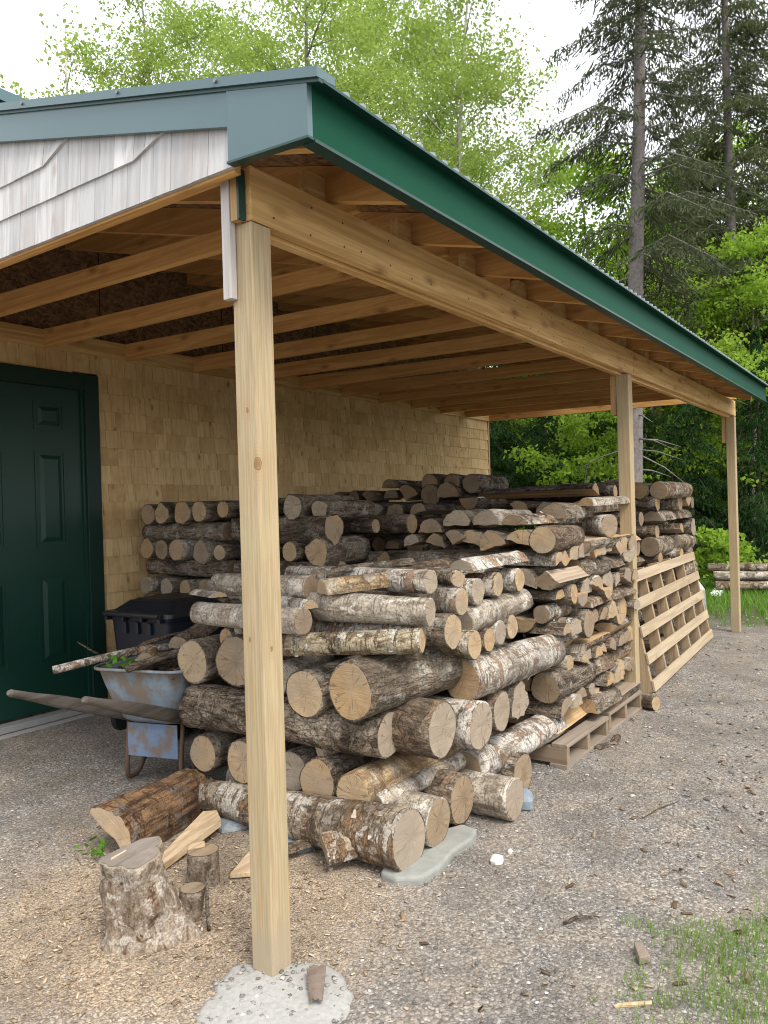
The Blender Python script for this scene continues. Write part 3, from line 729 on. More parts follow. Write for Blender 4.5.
def log(p, d, L, r, bk='maple', end='end', shape='round', label=None, group=None, roll=0., sd=0, bend=.0, taper=.05, split='split', name=None, cat=None, n=22, flare=0., both=True, rug=.075, curls=True):
    p = Vector(p); d = Vector(d).normalized()
    sd = sd or (int(abs(p.x*731+p.y*517+p.z*911)*10) % 9973)
    q = random.Random(sd)
    s = Vector((0, 0, 1)).cross(d)
    if s.length < 1e-3: s = Vector((0, 1, 0))
    s.normalize(); u = d.cross(s)
    R = Matrix((d, s, u)).transposed().to_4x4() @ Matrix.Rotation(roll, 4, 'X')
    mw = Matrix.Translation(p + d*(L/2)) @ R
    S = sect(shape, n, sd); n = len(S); m = max(5, int(L/.055))
    off = (q.uniform(-50, 50), q.uniform(-50, 50), q.uniform(-50, 50))
    cx0 = sum(a[0] for a in S)/n; cz0 = sum(a[1] for a in S)/n
    S = [(a*(1+.045*q.gauss(0, 1)*(shape != 'round')), b_*(1+.045*q.gauss(0, 1)*(shape != 'round')), c_) for a, b_, c_ in S]
    def pt(k, x, f=1.):
        y, z, bkf = S[k]; rr = r*(1 + taper*(.5-(x+L/2)/L)*2)
        if flare: rr *= 1+flare*max(0, (x/L-.1))**2*4
        a = noise.noise((y*1.1+off[0], z*1.1+off[1], x*3.2+off[2])); b = noise.noise((y*3.5+off[1], z*3.5+off[2], x*14+off[0]))
        k2 = 1 + rug*a*1.5 + (rug*.45*b if bkf else rug*.5*b)
        by = bend*L*(1-(2*x/L)**2); 
        return (x, (cx0+(y-cx0)*f)*rr*k2 + by*.6, (cz0+(z-cz0)*f)*rr*k2 + by)
    mb = MB()
    for i in range(m+1):
        x = -L/2 + L*i/m
        for k in range(n): mb.v.append(pt(k, x))
    for i in range(m):
        for k in range(n):
            a0 = i*n+k; a1 = i*n+(k+1) % n
            mb.f.append((a0, a0+n, a1+n, a1)); mb.m.append(0 if S[k][2] else 1)
    fin = .93 if shape in ('round', 'lobed') else .955
    for side in (0, 1):
        x = -L/2 if side == 0 else L/2
        b = len(mb.v); o = 0 if side == 0 else m*n
        for k in range(n): mb.v.append(pt(k, x, fin-.02))
        for k in range(n):
            k1 = (k+1) % n
            fc = (o+k, o+k1, b+k1, b+k) if side == 0 else (o+k, b+k, b+k1, o+k1)
            mb.f.append(fc); mb.m.append(0 if S[k][2] else 1)
        mb.f.append(tuple(b+k for k in (range(n-1, -1, -1) if side == 1 else range(n)))[::(-1 if side else 1)] if False else tuple(b+k for k in range(n))[::(1 if side else -1)]); mb.m.append(1)
    nm = name or ('log' if shape in ('round', 'lobed') else 'split_log')
    o = mb.build(nm, [B[bk], M[split]], None, smooth=(shape in ('round', 'lobed')))
    o.matrix_world = mw
    for side in ((0, 1) if both else (0,)):
        x = -L/2 if side == 0 else L/2; sg = -1 if side == 0 else 1
        c = MB(); c.v.append((x+sg*.0022, cx0*r, cz0*r))
        tilt = (q.uniform(-.06, .06), q.uniform(-.06, .06))
        fr = (.35, .7, 1.)
        for f in fr:
            for k in range(n):
                a = pt(k, x, fin*f)
                c.v.append((x+sg*(.0022+.0012*noise.noise((a[1]*40, a[2]*40, off[0]))), a[1], a[2]))
        for k in range(n):
            k1 = (k+1) % n
            c.f.append((0, 1+k, 1+k1) if side else (0, 1+k1, 1+k)); c.m.append(0)
            for j in range(2):
                q4 = (1+j*n+k, 1+(j+1)*n+k, 1+(j+1)*n+k1, 1+j*n+k1)
                c.f.append(q4 if side else q4[::-1]); c.m.append(0)
        # short rim that closes the cap onto the bark
        b = len(c.v)
        for k in range(n):
            a = pt(k, x, fin); c.v.append((x-sg*.004, a[1], a[2]))
        for k in range(n):
            k1 = (k+1) % n; q4 = (1+2*n+k, b+k, b+k1, 1+2*n+k1); c.f.append(q4 if side else q4[::-1]); c.m.append(0)
        c.build('cut_end', M[end], o)
    if bk in ('paper', 'yellow', 'birch') and curls:
        cm_ = MB(); nk = int(L*r*{'paper': 260, 'yellow': 170, 'birch': 60}[bk])
        for _ in range(nk):
            x = q.uniform(-.46, .46)*L; t0 = q.uniform(0, 6.28); dt = q.uniform(.08, .3)*(1 if q.random() < .5 else -1); hw_ = q.uniform(.003, .013); lf_ = q.uniform(.08, .28)
            b0 = len(cm_.v); ns = 4
            for j in range(ns+1):
                t_ = t0+dt*j/ns; rr = r*(1+taper*(.5-(x+L/2)/L)*2)*(1.01+lf_*(j/ns)**2*.5); w2 = hw_*(1-.5*(j/ns)**2)+q.uniform(-.002, .002)
                cm_.v += [(x-w2, rr*math.cos(t_), rr*math.sin(t_)), (x+w2, rr*math.cos(t_), rr*math.sin(t_))]
            for j in range(ns): cm_.f.append((b0+2*j, b0+2*j+1, b0+2*j+3, b0+2*j+2)); cm_.m.append(0)
        if cm_.f:
            pc = cm_.build('peeling_bark', M['curl'], o); sf = pc.modifiers.new('thickness', 'SOLIDIFY'); sf.thickness = .0012; pc['kind'] = 'stuff'
    if label: tag(o, label, cat or ('log' if nm == 'log' else 'split log'), group)
    return o

G1 = 'round logs cross-stacked beside the front post'
def ylog(x, z, r, lab, y=.05, L=1.15, dx=0., dz=0., **k):
    k.setdefault('group', G1); return log((x, y, z), (dx, 1, dz), L, r, label=lab, **k)
def xlog(y, z, r, lab, x=.86, L=1.0, dy=0., dz=0., **k):
    k.setdefault('group', G1); return log((x, y, z), (1, dy, dz), L, r, label=lab, **k)
# bottom layer, ends towards the drive
ylog(.801, .127, .098, 'thick peeling birch log lying at the bottom front corner of the pile', y=.03, L=1.24, dz=-.042, bk='paper', end='end_grey', taper=.25, rug=.045)
ylog(1.02, .118, .095, 'grey log in the bottom layer just right of the thick corner birch', y=.03, bk='silver', end='end_brown')
ylog(1.274, .126, .105, 'brown-ended bottom log with oval end above the pale flat stone', y=.06, bk='brown', end='end_brown', rug=.08)
ylog(1.47, .094, .092, 'short grey bottom log beside the small blue stone, round clean end', y=-.10, L=1.1, bk='silver', end='end_grey')
ylog(1.772, .10, .102, 'last bottom log at the far right of the pile, tall brown oval end', y=.0, bk='dark', end='end_brown', rug=.09)
# second layer, ends towards the post and wheelbarrow
xlog(1.289, .24, .092, 'grey log with pale round end nearest the wheelbarrow legs', x=.88, bk='maple', end='end')
xlog(.998, .255, .097, 'log half hidden by the post in the second layer up, dark bark', x=.86, bk='dark', end='end')
xlog(.735, .236, .088, 'dark grey weathered end just right of the post in second layer', x=.92, bk='dark', end='end_grey')
xlog(.542, .243, .096, 'log with star-cracked tan end and dark bark above the corner birch', x=.86, dy=-.03, bk='dark', end='end_orange')
xlog(.323, .232, .095, 'smooth golden log with cracked tan end resting on the corner birch', x=.83, L=.98, dy=-.06, dz=.01, bk='golden', end='end', taper=.0)
xlog(.236, .205, .040, 'thin grey branch log lying against the smooth golden log', x=.87, L=.78, dy=-.09, dz=.03, bk='silver', end='end_brown')
xlog(.14, .19, .080, 'mottled white birch log at the right base with dark shaded end', x=1.47, L=.92, dy=-.05, bk='birch', end='end_brown')
log((.9, .56, .352), (1, -.35, .05), .26, .045, 'birch', 'end', 'quarter', 'small pale split wedge tucked under the dark long log', G1, roll=.4)
# third layer, ends towards the drive
log((.96, .22, .468), (-.055, 1, .004), 1.14, .103, 'rough', 'end_grey', 'round', 'long rough-barked log with pale patches spanning the corner, dark deep bark', G1, taper=-.04, rug=.08)
ylog(1.088, .482, .113, 'thick brown log with pale cracked round end in the middle layer', y=.04, bk='brown', end='end_grey')
ylog(1.393, .425, .105, 'birch log with grey oval end above the mottled white birch', y=.02, bk='birch', end='end_grey', rug=.07)
ylog(1.665, .428, .09, 'brown log behind the grey oval end, middle layer right', y=.05, bk='brown', end='end_grey')
ylog(1.867, .432, .094, 'kidney-shaped pale end at the far right of the middle layer', y=.05, bk='dark', end='end_grey', shape='lobed', rug=.1)
# fourth layer, ends towards the post
xlog(1.322, .693, .107, 'log with large pale flat-cut end above the wheelbarrow tray', x=.86, bk='maple', end='end', rug=.06)
xlog(1.165, .808, .046, 'small log with bright orange end peeking behind the post', x=.94, L=.8, bk='maple', end='end_orange')
xlog(1.027, .722, .122, 'log with dark rough sawn end half hidden left of the post', x=.86, bk='dark', end='end_brown', rug=.08)
xlog(.80, .655, .07, 'slim silver log between the post and the pale oval end', x=.9, L=.9, bk='silver', end='end_grey')
xlog(.565, .632, .10, 'log with pink-tan oval end right of the post, grey bark', x=.82, L=1.02, bk='maple', end='end', rug=.06)
xlog(.30, .675, .118, 'big lichen-spotted log with wide tan end at the pile centre', x=.80, L=.98, dy=-.10, dz=.0, bk='maple', end='end_orange', rug=.06)
xlog(.125, .615, .098, 'thick white-flaked birch log with shadowed end, right of centre', x=1.42, L=.9, dy=-.06, dz=.0, bk='birch', end='end_orange')
# fifth layer
log((.752, .5, .955), (.02, 1, .005), 0.66, .056, 'silver', 'end_brown', 'round', 'smooth silver log crossing behind the post near the top', G1)
log((.98, .06, .872), (-.32, 1, -.05), .70, .050, 'yellow', 'end', 'round', 'curly golden birch log lying askew with small pale end', G1, taper=.0, rug=.06)
ylog(1.06, .872, .060, 'white birch log lying just behind the curly golden one', y=.12, dx=-.12, L=.95, bk='birch', end='end_brown')
ylog(1.236, .872, .074, 'mossy log with pale tall end under the white birch end', y=.06, bk='maple', end='end')
ylog(1.373, .795, .063, 'short yellowish log with tan end low in the fifth layer', y=.03, bk='yellow', end='end')
ylog(1.57, .785, .056, 'small log with orange ring-patterned end above the white-flaked birch', y=.06, bk='brown', end='end_orange')
ylog(1.691, .800, .056, 'small log with grey end between the orange and yellow ends', y=.06, bk='silver', end='end_grey')
ylog(1.80, .815, .060, 'small log with yellow end farthest right in the fifth layer', y=.05, bk='maple', end='end')
# top
log((1.035, .05, .985), (-.20, 1, .02), .56, .062, 'silver', 'end_grey', 'round', 'long silver-pink log with grey weathered end near the top', G1, taper=.0)
log((.885, .50, 1.058), (1, -.55, .06), .42, .060, 'golden', 'end', 'half', 'reddish bark-less split log lying on top of the pile', G1, split='split_red', roll=0)
ylog(1.301, .996, .058, 'short clean white birch with ringed tan end near the top', y=.05, L=.9, bk='birch', end='end', rug=.025)
xlog(.125, .885, .064, 'grey mossy log sloping up under the jagged top pieces', x=1.42, L=.62, dy=-.04, dz=.06, bk='silver', end='end_grey')
ylog(1.494, 1.022, .060, 'birch log with twisted weathered end near the top', y=.07, bk='birch', end='end_grey', rug=.13)
ylog(1.70, 1.035, .054, 'jagged broken birch end below the top slab', y=.07, bk='paper', end='end', rug=.14)
ylog(1.90, 1.04, .056, 'top log with torn bright yellow end at the right', y=.05, bk='birch', end='end', rug=.08)
log((1.50, .16, 1.105), (1, -.12, .03), .50, .075, 'birch', 'end_grey', 'slab', 'flat split slab with pale bark lying highest on the right', G1)
ylog(.925, 1.075, .054, 'grey round log behind the reddish split piece, right of the post', y=.6, L=.6, bk='silver', end='end_brown')
log((.80, .50, 1.005), (.35, 1, 0), .30, .034, 'birch', 'end', 'half', 'tiny pale birch split beside the post at the top', G1)
log((.75, 1.0, 1.03), (.3, 1, 0), .25, .04, 'birch', 'end', 'slab', 'thin pale slab resting left of the post at the top', G1)
ylog(1.16, 1.098, .052, 'white birch log lying behind the reddish split piece', y=.12, dx=.05, L=.85, bk='birch', end='end_grey')
log((.98, .62, 1.125), (1, -.32, .02), .55, .045, 'dark', 'end_brown', 'slab', 'ragged curled bark slab at the back of the pile top', G1, rug=.2)
log((1.30, .50, 1.10), (1, -.1, .01), .55, .06, 'brown', 'end_brown', 'slab', 'brown bark slab lying flat behind the white birches', G1, rug=.1)
log((1.36, .10, 1.092), (.55, 1, 0), .55, .036, 'paper', 'end', 'round', 'short flaky birch stick on top near the twisted end', G1, rug=.12)

# generated stacks ------------------------------------------------------------
ORD = 'first second third fourth fifth sixth seventh eighth ninth tenth eleventh twelfth thirteenth fourteenth fifteenth sixteenth'.split()
LOOK = {'birch': 'white birch', 'paper': 'flaky birch', 'yellow': 'golden birch', 'silver': 'silver-grey', 'maple': 'lichen-grey', 'rough': 'rough-barked', 'dark': 'dark-barked', 'brown': 'brown-barked', 'golden': 'golden', 'old': 'blackish'}
def stack(g, rows, x0, x1, y0, y1, place, group, barks, ends, shapes, sd, rmean, ynum, xnum, xside=2, xl=.45, yl=None, tops=None, jit=.055):
    """cross-stack; rows: list of ('x'|'y', z). x-rows show ends at x0; y-rows show ends at y0 (drive side)."""
    q = random.Random(sd); nr = len(rows)
    for i, (ax, z) in enumerate(rows):
        row = nr-1-i; rn = ORD[row]
        if ax == 'y':
            nn = ynum(i) if callable(ynum) else ynum
            for k in range(nn):
                x = x0 + .07 + (x1-x0-.14)*(k+.5*(nn == 1))/max(1, nn-1); r = rmean*q.uniform(.68, 1.22); sh = q.choice(shapes); b = q.choice(barks)
                L = (yl or (y1-y0))*q.uniform(.92, 1.02)
                log((x+q.uniform(-.02, .02), y0+q.uniform(-jit, jit), z+q.uniform(-.008, .008)-(.3*r if sh in ('half', 'slab', 'third') else 0)), (q.uniform(-.03, .03), 1, q.uniform(-.01, .01)), L, r*(1.18 if sh != 'round' else 1), b, q.choice(ends), sh,
                    f'{LOOK[b]} piece, {rn} layer down {place}, {ORD[k]} from its near end', group,
                    roll=q.choice((0, 0, 0, math.pi, .3, -.3)) if sh != 'round' else q.random()*6, n=16, rug=q.uniform(.05, .1), split=q.choice(('split', 'split_grey', 'split_grey')))
        else:
            nn = xnum(i) if callable(xnum) else xnum
            for k in range(nn):
                y = y0 + .08 + (y1-y0-.16)*k/max(1, nn-1); r = rmean*q.uniform(.7, 1.3); sh = q.choice(shapes); b = q.choice(barks)
                log((x0+q.uniform(-jit, jit), y+q.uniform(-.03, .03), z+q.uniform(-.014, .014)-(.35*r if sh in ('half', 'slab', 'third') else 0)), (1, q.uniform(-.04, .04), q.uniform(-.01, .01)), xl*q.uniform(.9, 1.08), r*(1.18 if sh != 'round' else 1), b, q.choice(ends), sh,
                    f'{LOOK[b]} end, {rn} layer down {place}, {ORD[k]} in from the drive', group,
                    roll=q.choice((0, 0, 0, math.pi, .25, -.25)) if sh != 'round' else q.random()*6, n=16, rug=q.uniform(.05, .1), split=q.choice(('split', 'split_grey', 'split_grey')))
            for k in range(xside):
                x = x0 + (k+1)*(x1-x0)/(xside+1)*1.02; sh = q.choice(shapes); b = q.choice(barks); r = rmean*q.uniform(.85, 1.15)
                log((x, y0+.06+q.uniform(-.02, .03), z-(.35*r if sh != 'round' else 0)), (1, q.uniform(-.05, .05), 0), (x1-x0)/(xside+1)*.97, r*(1.18 if sh != 'round' else 1), b, q.choice(ends), sh,
                    f'{LOOK[b]} piece lying lengthwise, {rn} layer down {place}, {ORD[k]} along', group,
                    roll=q.choice((0, 0, math.pi)), n=16, rug=q.uniform(.05, .1), split=q.choice(('split', 'split_grey')))
SPLITS = ['half', 'half', 'third', 'round', 'half', 'third', 'half', 'quarter']
# split wood on the two weathered pallets
rows = [(('x', 'y')[i % 2], .205+.1015*i) for i in range(11)]
stack(None, rows, 2.25, 3.62, .0, .98, 'the pallet stack', 'split firewood cross-stacked on pallets', ['maple', 'dark', 'brown', 'silver', 'maple', 'paper', 'dark'], ['end', 'end_brown', 'end_orange', 'end_grey'], SPLITS, 11, .067, 10, 7, 2, .47, jit=.03)
GP = 'split firewood cross-stacked on pallets'
for a in (((2.28, .62, 1.31), (1, .03, 0), .5, .085, 'maple', 'end_grey', 'half', 'grey half-round with broad flat end, leftmost atop the split stack'),
          ((2.28, .43, 1.31), (1, -.05, 0), .48, .08, 'silver', 'end_grey', 'half', 'pale half-round second from left atop the split stack'),
          ((2.30, .27, 1.30), (1, -.04, 0), .5, .075, 'paper', 'end_brown', 'third', 'low flaky half-round third from left atop the split stack'),
          ((2.75, .22, 1.33), (1, -.02, 0), .46, .088, 'maple', 'end_brown', 'half', 'big half-round log at the middle top of the split stack'),
          ((3.05, .12, 1.40), (1, -.12, .02), .58, .05, 'silver', 'end_orange', 'half', 'smooth round-backed piece topmost at the right of the split stack'),
          ((3.22, .03, 1.27), (.5, 1, 0), .5, .07, 'birch', 'end_brown', 'round', 'bright white birch at the right shoulder of the split stack'),
          ((3.5, .0, 1.09), (.3, 1, 0), .5, .075, 'birch', 'end_grey', 'round', 'mottled white birch low on the right shoulder of the split stack'),
          ((2.27, .80, 1.27), (1, .0, 0), .5, .08, 'brown', 'end_brown', 'half', 'dark half-round at the far back left atop the split stack')):
    log(*a, GP, n=18, rug=.08)
# stack behind the leaning pallet
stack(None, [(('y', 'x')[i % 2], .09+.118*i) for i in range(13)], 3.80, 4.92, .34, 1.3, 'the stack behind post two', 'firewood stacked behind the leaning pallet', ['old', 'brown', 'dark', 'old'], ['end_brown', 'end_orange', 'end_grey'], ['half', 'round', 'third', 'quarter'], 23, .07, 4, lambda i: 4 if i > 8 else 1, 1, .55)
stack(None, [(('y', 'x')[i % 2], .10+.130*i) for i in range(11)], 5.50, 6.78, .36, 1.25, 'the farthest roofed stack', 'firewood in the farthest stack under the roof', ['brown', 'maple', 'dark', 'paper'], ['end_orange', 'end_grey', 'end_brown'], ['round', 'half', 'round', 'lobed'], 37, .076, 3, lambda i: 4 if i > 4 else 1, 1, .5)
GF = 'firewood in the farthest stack under the roof'
log((5.48, .8, 1.53), (1, -.1, 0), .6, .10, 'brown', 'end_brown', 'half', 'wide half-round on top of the far stack', GF, n=18)
log((5.5, .52, 1.52), (1, -.1, 0), .55, .075, 'maple', 'end_orange', 'round', 'round log with orange end on top of the far stack', GF, n=18)
log((5.52, .35, 1.52), (1, -.05, 0), .8, .08, 'paper', 'end_orange', 'round', 'longer round log at the outer top edge of the far stack', GF, n=18)
log((6.3, .28, 1.40), (.1, 1, 0), .5, .09, 'brown', 'end', 'quarter', 'torn split end sticking out of the far stack towards the drive', GF, n=18)
log((6.75, .55, .15), (-.3, 1, 0), .5, .13, 'birch', 'end_grey', 'round', 'big pale log on the ground beyond the leaning pallet', GF, n=18)
log((6.62, .35, .36), (.1, 1, 0), .5, .09, 'paper', 'end', 'half', 'half-round pale piece set on the big pale ground log', GF, n=18)
# cross-stacked rounds against the shingle wall
stack(None, [(('x', 'y')[i % 2], .10+.1335*i) for i in range(11)], 1.97, 3.02, 1.34, 3.18, 'the wall rounds', 'round logs cross-stacked against the shingle wall', ['dark', 'maple', 'silver', 'maple', 'dark'], ['end_grey', 'end', 'end_orange', 'end_brown'], ['round', 'round', 'round', 'lobed', 'round'], 41, .066, 3, lambda i: 9 if i > 5 else 4, 0, .5, .9)
GW = 'round logs cross-stacked against the shingle wall'
for i, z in enumerate((1.04, 1.30, .77)):
    for x in (2.05, 2.5):
        log((x, 2.26+.03*i, z-.005), (.03, 1, 0), .9, .064, ('dark', 'maple', 'silver')[i], 'end_brown', 'round', f'{("dark", "lichen-grey", "silver-grey")[i]} long log running to the wall above the black bin, {"outer" if x < 2.2 else "inner"} one', GW, n=16)
# dark stack at the back wall
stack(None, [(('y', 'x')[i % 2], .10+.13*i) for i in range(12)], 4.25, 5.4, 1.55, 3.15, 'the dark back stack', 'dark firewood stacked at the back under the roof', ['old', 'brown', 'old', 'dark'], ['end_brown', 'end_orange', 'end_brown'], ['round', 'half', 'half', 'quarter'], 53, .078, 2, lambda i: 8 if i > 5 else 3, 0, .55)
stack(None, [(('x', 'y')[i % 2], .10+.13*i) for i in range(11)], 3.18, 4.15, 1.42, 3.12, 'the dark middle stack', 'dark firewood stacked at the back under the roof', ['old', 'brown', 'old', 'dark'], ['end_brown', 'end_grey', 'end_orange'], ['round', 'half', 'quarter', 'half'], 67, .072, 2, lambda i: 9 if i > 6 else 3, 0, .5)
GD = 'dark firewood stacked at the back under the roof'
for i, (y, z, r, lab) in enumerate(((2.05, 1.64, .085, 'dark round log with tan end topmost in the dark back stack'), (1.82, 1.63, .08, 'dark round log beside the topmost one in the back stack'), (1.62, 1.62, .085, 'dark round at the right end of the back stack top'), (2.5, 1.62, .075, 'low dark split log left of the back stack top'))):
    log((4.3, y, z), (1, .02, 0), .6, r, 'dark', 'end_orange' if i == 0 else 'end_brown', 'round' if i < 3 else 'half', lab, GD, n=18)
# logs lying in the far grass on pale boards
GL = 'logs stacked in the grass beyond the shed'
for i, (x, y, z, L, b, lab) in enumerate(((11.0, 1.15, .37, 1.3, 'paper', 'top grey log in the small stack on the far grass'), (10.9, 1.05, .25, 1.4, 'silver', 'pinkish middle log in the small stack on the far grass'), (11.15, 1.1, .24, 1.4, 'maple', 'rear middle log in the small stack on the far grass'), (10.7, .98, .12, 1.2, 'paper', 'bottom front log in the small stack on the far grass'), (11.0, 1.05, .12, 1.4, 'maple', 'bottom rear log in the small stack on the far grass'))):
    log((x, y, z), (.28, -1, 0), L, .066, b, 'end_grey', 'round', lab, GL, n=16)
for i, (x, y, lab) in enumerate(((10.6, .9, 'white board lying under the near end of the far log stack'), (10.9, -.1, 'white board under the right end of the far log stack'))):
    b_ = MB(); b_.bar((x-.35, y, .03), (x+.5, y+.1, .03), .14, .045); tag(b_.build('board', M['white_pvc'], bevel=.004), lab, 'board', 'white boards under the far logs')

# ------------------------------------------------------------------ chopping place
stmp = empty('chopping_stump', (-.045, .545, 0)); stmp.scale = (.86, .86, .90); tag(stmp, 'weathered birch stump with torn bark used as chopping block', 'stump')
def stump():
    mb = MB(); n = 36; m = 16; H = .315
    def rr(t, f):
        fl = .112 + .012*math.sin(3*t+1) + (.03*(1-f)**3*(1+.7*math.cos(t*2+.6))) + .028*noise.noise((math.cos(t)*2, math.sin(t)*2, f*2.5)) - .035*math.exp(-((t-RAD(255))/.45)**2-((f-.18)/.16)**2) + .016*noise.noise((math.cos(t)*7, math.sin(t)*7, f*8))
        # root spur to the right of the picture
        a = math.cos(t-RAD(-62)); fl += .085*max(0, a)**5*(1-f)**1.3
        return fl
    for i in range(m+1):
        f = i/m
        for k in range(n):
            t = 2*math.pi*k/n; r = rr(t, f)
            mb.v.append((r*math.cos(t)-.03*f, r*math.sin(t)+.02*f, H*f + (.012*math.cos(t+.5) if i == m else 0)))
    for i in range(m):
        for k in range(n):
            a = i*n+k; b = i*n+(k+1) % n; mb.f.append((a, b, b+n, a+n)); mb.m.append(0)
    mb.f.append(tuple(m*n+k for k in range(n))); mb.m.append(1)
    mb.build('bark', [B['stump'], M['end_grey']], stmp, smooth=True)
    c = MB(); c.v.append((-.03, .02, H+.003))
    for f in (.4, .75, .93):
        for k in range(n):
            t = 2*math.pi*k/n; r = rr(t, 1)*f; c.v.append((r*math.cos(t)-.03, r*math.sin(t)+.02, H+.003+.012*math.cos(t+.5)*f+.002*noise.noise((f*5, t*3, 0))))
    for k in range(n):
        k1 = (k+1) % n; c.f.append((0, 1+k, 1+k1)); c.m.append(0)
        for j in range(2): c.f.append((1+j*n+k, 1+(j+1)*n+k, 1+(j+1)*n+k1, 1+j*n+k1)); c.m.append(0)
    c.build('cut_top', M['stump_top'], stmp)
    q = random.Random(8)
    for k in range(0):
        t = q.uniform(0, 6.28); z0 = q.uniform(.0, .24); r = rr(t, z0/H)+.001; h = q.uniform(.02, .07); wd = q.uniform(.004, .014)
        fl = MB(); a = Vector((math.cos(t), math.sin(t), 0)); s = Vector((-a.y, a.x, 0)); lift = q.uniform(.003, .03)
        p0 = a*r + Vector((0, 0, z0)); p1 = a*(r+lift) + Vector((0, 0, z0+h))
        P = [p0-s*wd, p0+s*wd, p1+s*wd*q.uniform(.4, 1), p1-s*wd*q.uniform(.3, 1)]
        fl.hexa([v-a*.003 for v in P] + [v+a*.002 for v in P]); fl.build('bark_flake', B[('paper', 'brown', 'birch')[k % 3]], stmp)
M['stump_top'] = endgrain('stump_top_weathered', (.30, .26, .22), (.24, .205, .175), .6, None, .5)
# the stump's grain runs upright, so its own bark material has its long direction up
def upbark(name, c1, c2, c3, dark):
    t = NT(name); v = t.coords(); fur = t.noise(t.mapped(v, (24, 24, 7)), 1, 9, .65, .6)
    c = t.mix(t.ramp(fur, [(.38, 0.), (.6, 1.)]), c1, c2)
    pn = t.noise(v, 15, 8, .7, .5); c = t.mix(t.ramp(pn, [(.50, 0.), (.58, 1.)]), c, c3)
    p2 = t.noise(v, 9, 8, .72, 1.); c = t.mix(t.ramp(p2, [(.58, 0.), (.63, 1.)]), c, dark)
    fine = t.noise(v, 110, 4); c = t.mix(t.ramp(fine, [(.38, .5), (.6, 0.)]), c, tuple(x*.4 for x in c1))
    t.pbsdf(c, .95, t.bump(t.math('MULTIPLY_ADD', fine, .3, fur), 1., .02), spec=.1); return t.mat
B['stump'] = upbark('stump_bark', (.15, .10, .066), (.42, .345, .265), (.54, .485, .41), (.12, .065, .036))
B['round_up'] = upbark('rough_round_bark', (.09, .065, .045), (.25, .195, .145), (.32, .26, .2), (.05, .035, .025))
stump()
def upright(x, y, r, h, lab, tilt=0.):
    o = empty('wood_round', (x, y, 0)); tag(o, lab, 'wood round')
    mb = MB(); n = 24; q = random.Random(int(x*999)); pts = []
    for i in range(8):
        f = i/7
        for k in range(n):
            t = 2*math.pi*k/n; rr = r*(1+.08*noise.noise((math.cos(t)*1.3, math.sin(t)*1.3, f+x*9))+.04*noise.noise((math.cos(t)*6, math.sin(t)*6, f*5)))
            mb.v.append((rr*math.cos(t)+tilt*h*f, rr*math.sin(t), h*f))
    for i in range(7):
        for k in range(n):
            a = i*n+k; b = i*n+(k+1) % n; mb.f.append((a, b, b+n, a+n)); mb.m.append(0)
    mb.f.append(tuple(7*n+k for k in range(n))); mb.m.append(0)
    mb.build('bark', B['round_up'], o, smooth=True)
    c = MB()
    for k in range(n):
        t = 2*math.pi*k/n; c.v.append((r*.93*math.cos(t)+tilt*h, r*.93*math.sin(t), h+.003))
    c.f.append(tuple(range(n))); c.m.append(0); c.build('cut_top', M['end_brown'], o)
    return o
upright(.315, .66, .062, .125, 'short upright round with a pale chip on top, behind the stump')
upright(.10, .50, .045, .10, 'small cracked chunk between the stump and upright round', .25)
log((.27, 1.15, .10), (.95, .30, 0), .70, .108, 'brown', 'slab_end', 'half', 'reddish half-split log lying behind the stump', None, split='rotten', roll=RAD(62), rug=.04) if False else None
M['slab_end'] = endgrain('pale_split_end', (.58, .42, .26), (.53, .37, .22), .4)
log((.25, 1.16, .085), (.97, .20, 0), .56, .125, 'redpeel', 'slab_end', 'third', 'large reddish half-split log lying on the gravel behind the stump', None, split='rotten', roll=RAD(38), rug=.10, n=30)
def plank(pts, th, lab, mat, seed=1, name='wood_slab'):
    """irregular flat split piece: outline pts (world, at its underside) raised by th"""
    mb = MB(); n = len(pts); q = random.Random(seed)
    o = Vector((sum(p[0] for p in pts)/n, sum(p[1] for p in pts)/n, sum(p[2] for p in pts)/n))
    for dz in (0, th):
        for p in pts: mb.v.append((p[0]-o.x+q.uniform(-.002, .002), p[1]-o.y+q.uniform(-.002, .002), p[2]-o.z+dz))
    mb.f.append(tuple(range(n-1, -1, -1))); mb.f.append(tuple(range(n, 2*n)))
    for k in range(n): mb.f.append((k, (k+1) % n, n+(k+1) % n, n+k))
    mb.m = [0]*len(mb.f)
    ob = mb.build(name, mat, None, loc=o, bevel=.002); tag(ob, lab, 'wood slab'); return ob
plank([(.26, .86, .0), (.37, .96, .0), (.66, 1.05, .05), (.70, 1.0, .05), (.64, .91, .05)], .032, 'pale split slab leaning up behind the upright round', M['slab'], 3)
plank([(.38, .585, .01), (.47, .48, .01), (.60, .55, .012), (.56, .66, .012)], .018, 'small tan slab lying flat left of the post', M['slab'], 4)
plank([(.275, .70, .128), (.33, .665, .128), (.36, .70, .130), (.31, .725, .13)], .008, 'thin pale chip on top of the upright round', M['slab'], 5, 'wood_chip')
plank([(-.20, .50, .325), (-.13, .515, .327), (-.13, .52, .327), (-.19, .512, .325)], .003, 'thin pale splinter on the stump top', M['slab'], 6, 'wood_chip')
sk = MB(); sk.tube([(.085, .375, .0), (.093, .39, .07), (.11, .41, .19)], [.006, .007, .006], 7); tag(sk.build('stick', B['rough'], smooth=True), 'thin upright stick leaning against the stump', 'stick')
log((.645, .33, .068), (.75, -.55, .1), .15, .062, 'paper', 'end_brown', 'half', 'short flaky birch chunk on the ground under the corner log', None, split='rotten', roll=.5, rug=.14)
log((.62, .52, .03), (.9, -.3, 0), .16, .035, 'brown', 'end_brown', 'slab', 'curled brown bark piece on the chips by the slates', None, rug=.2)

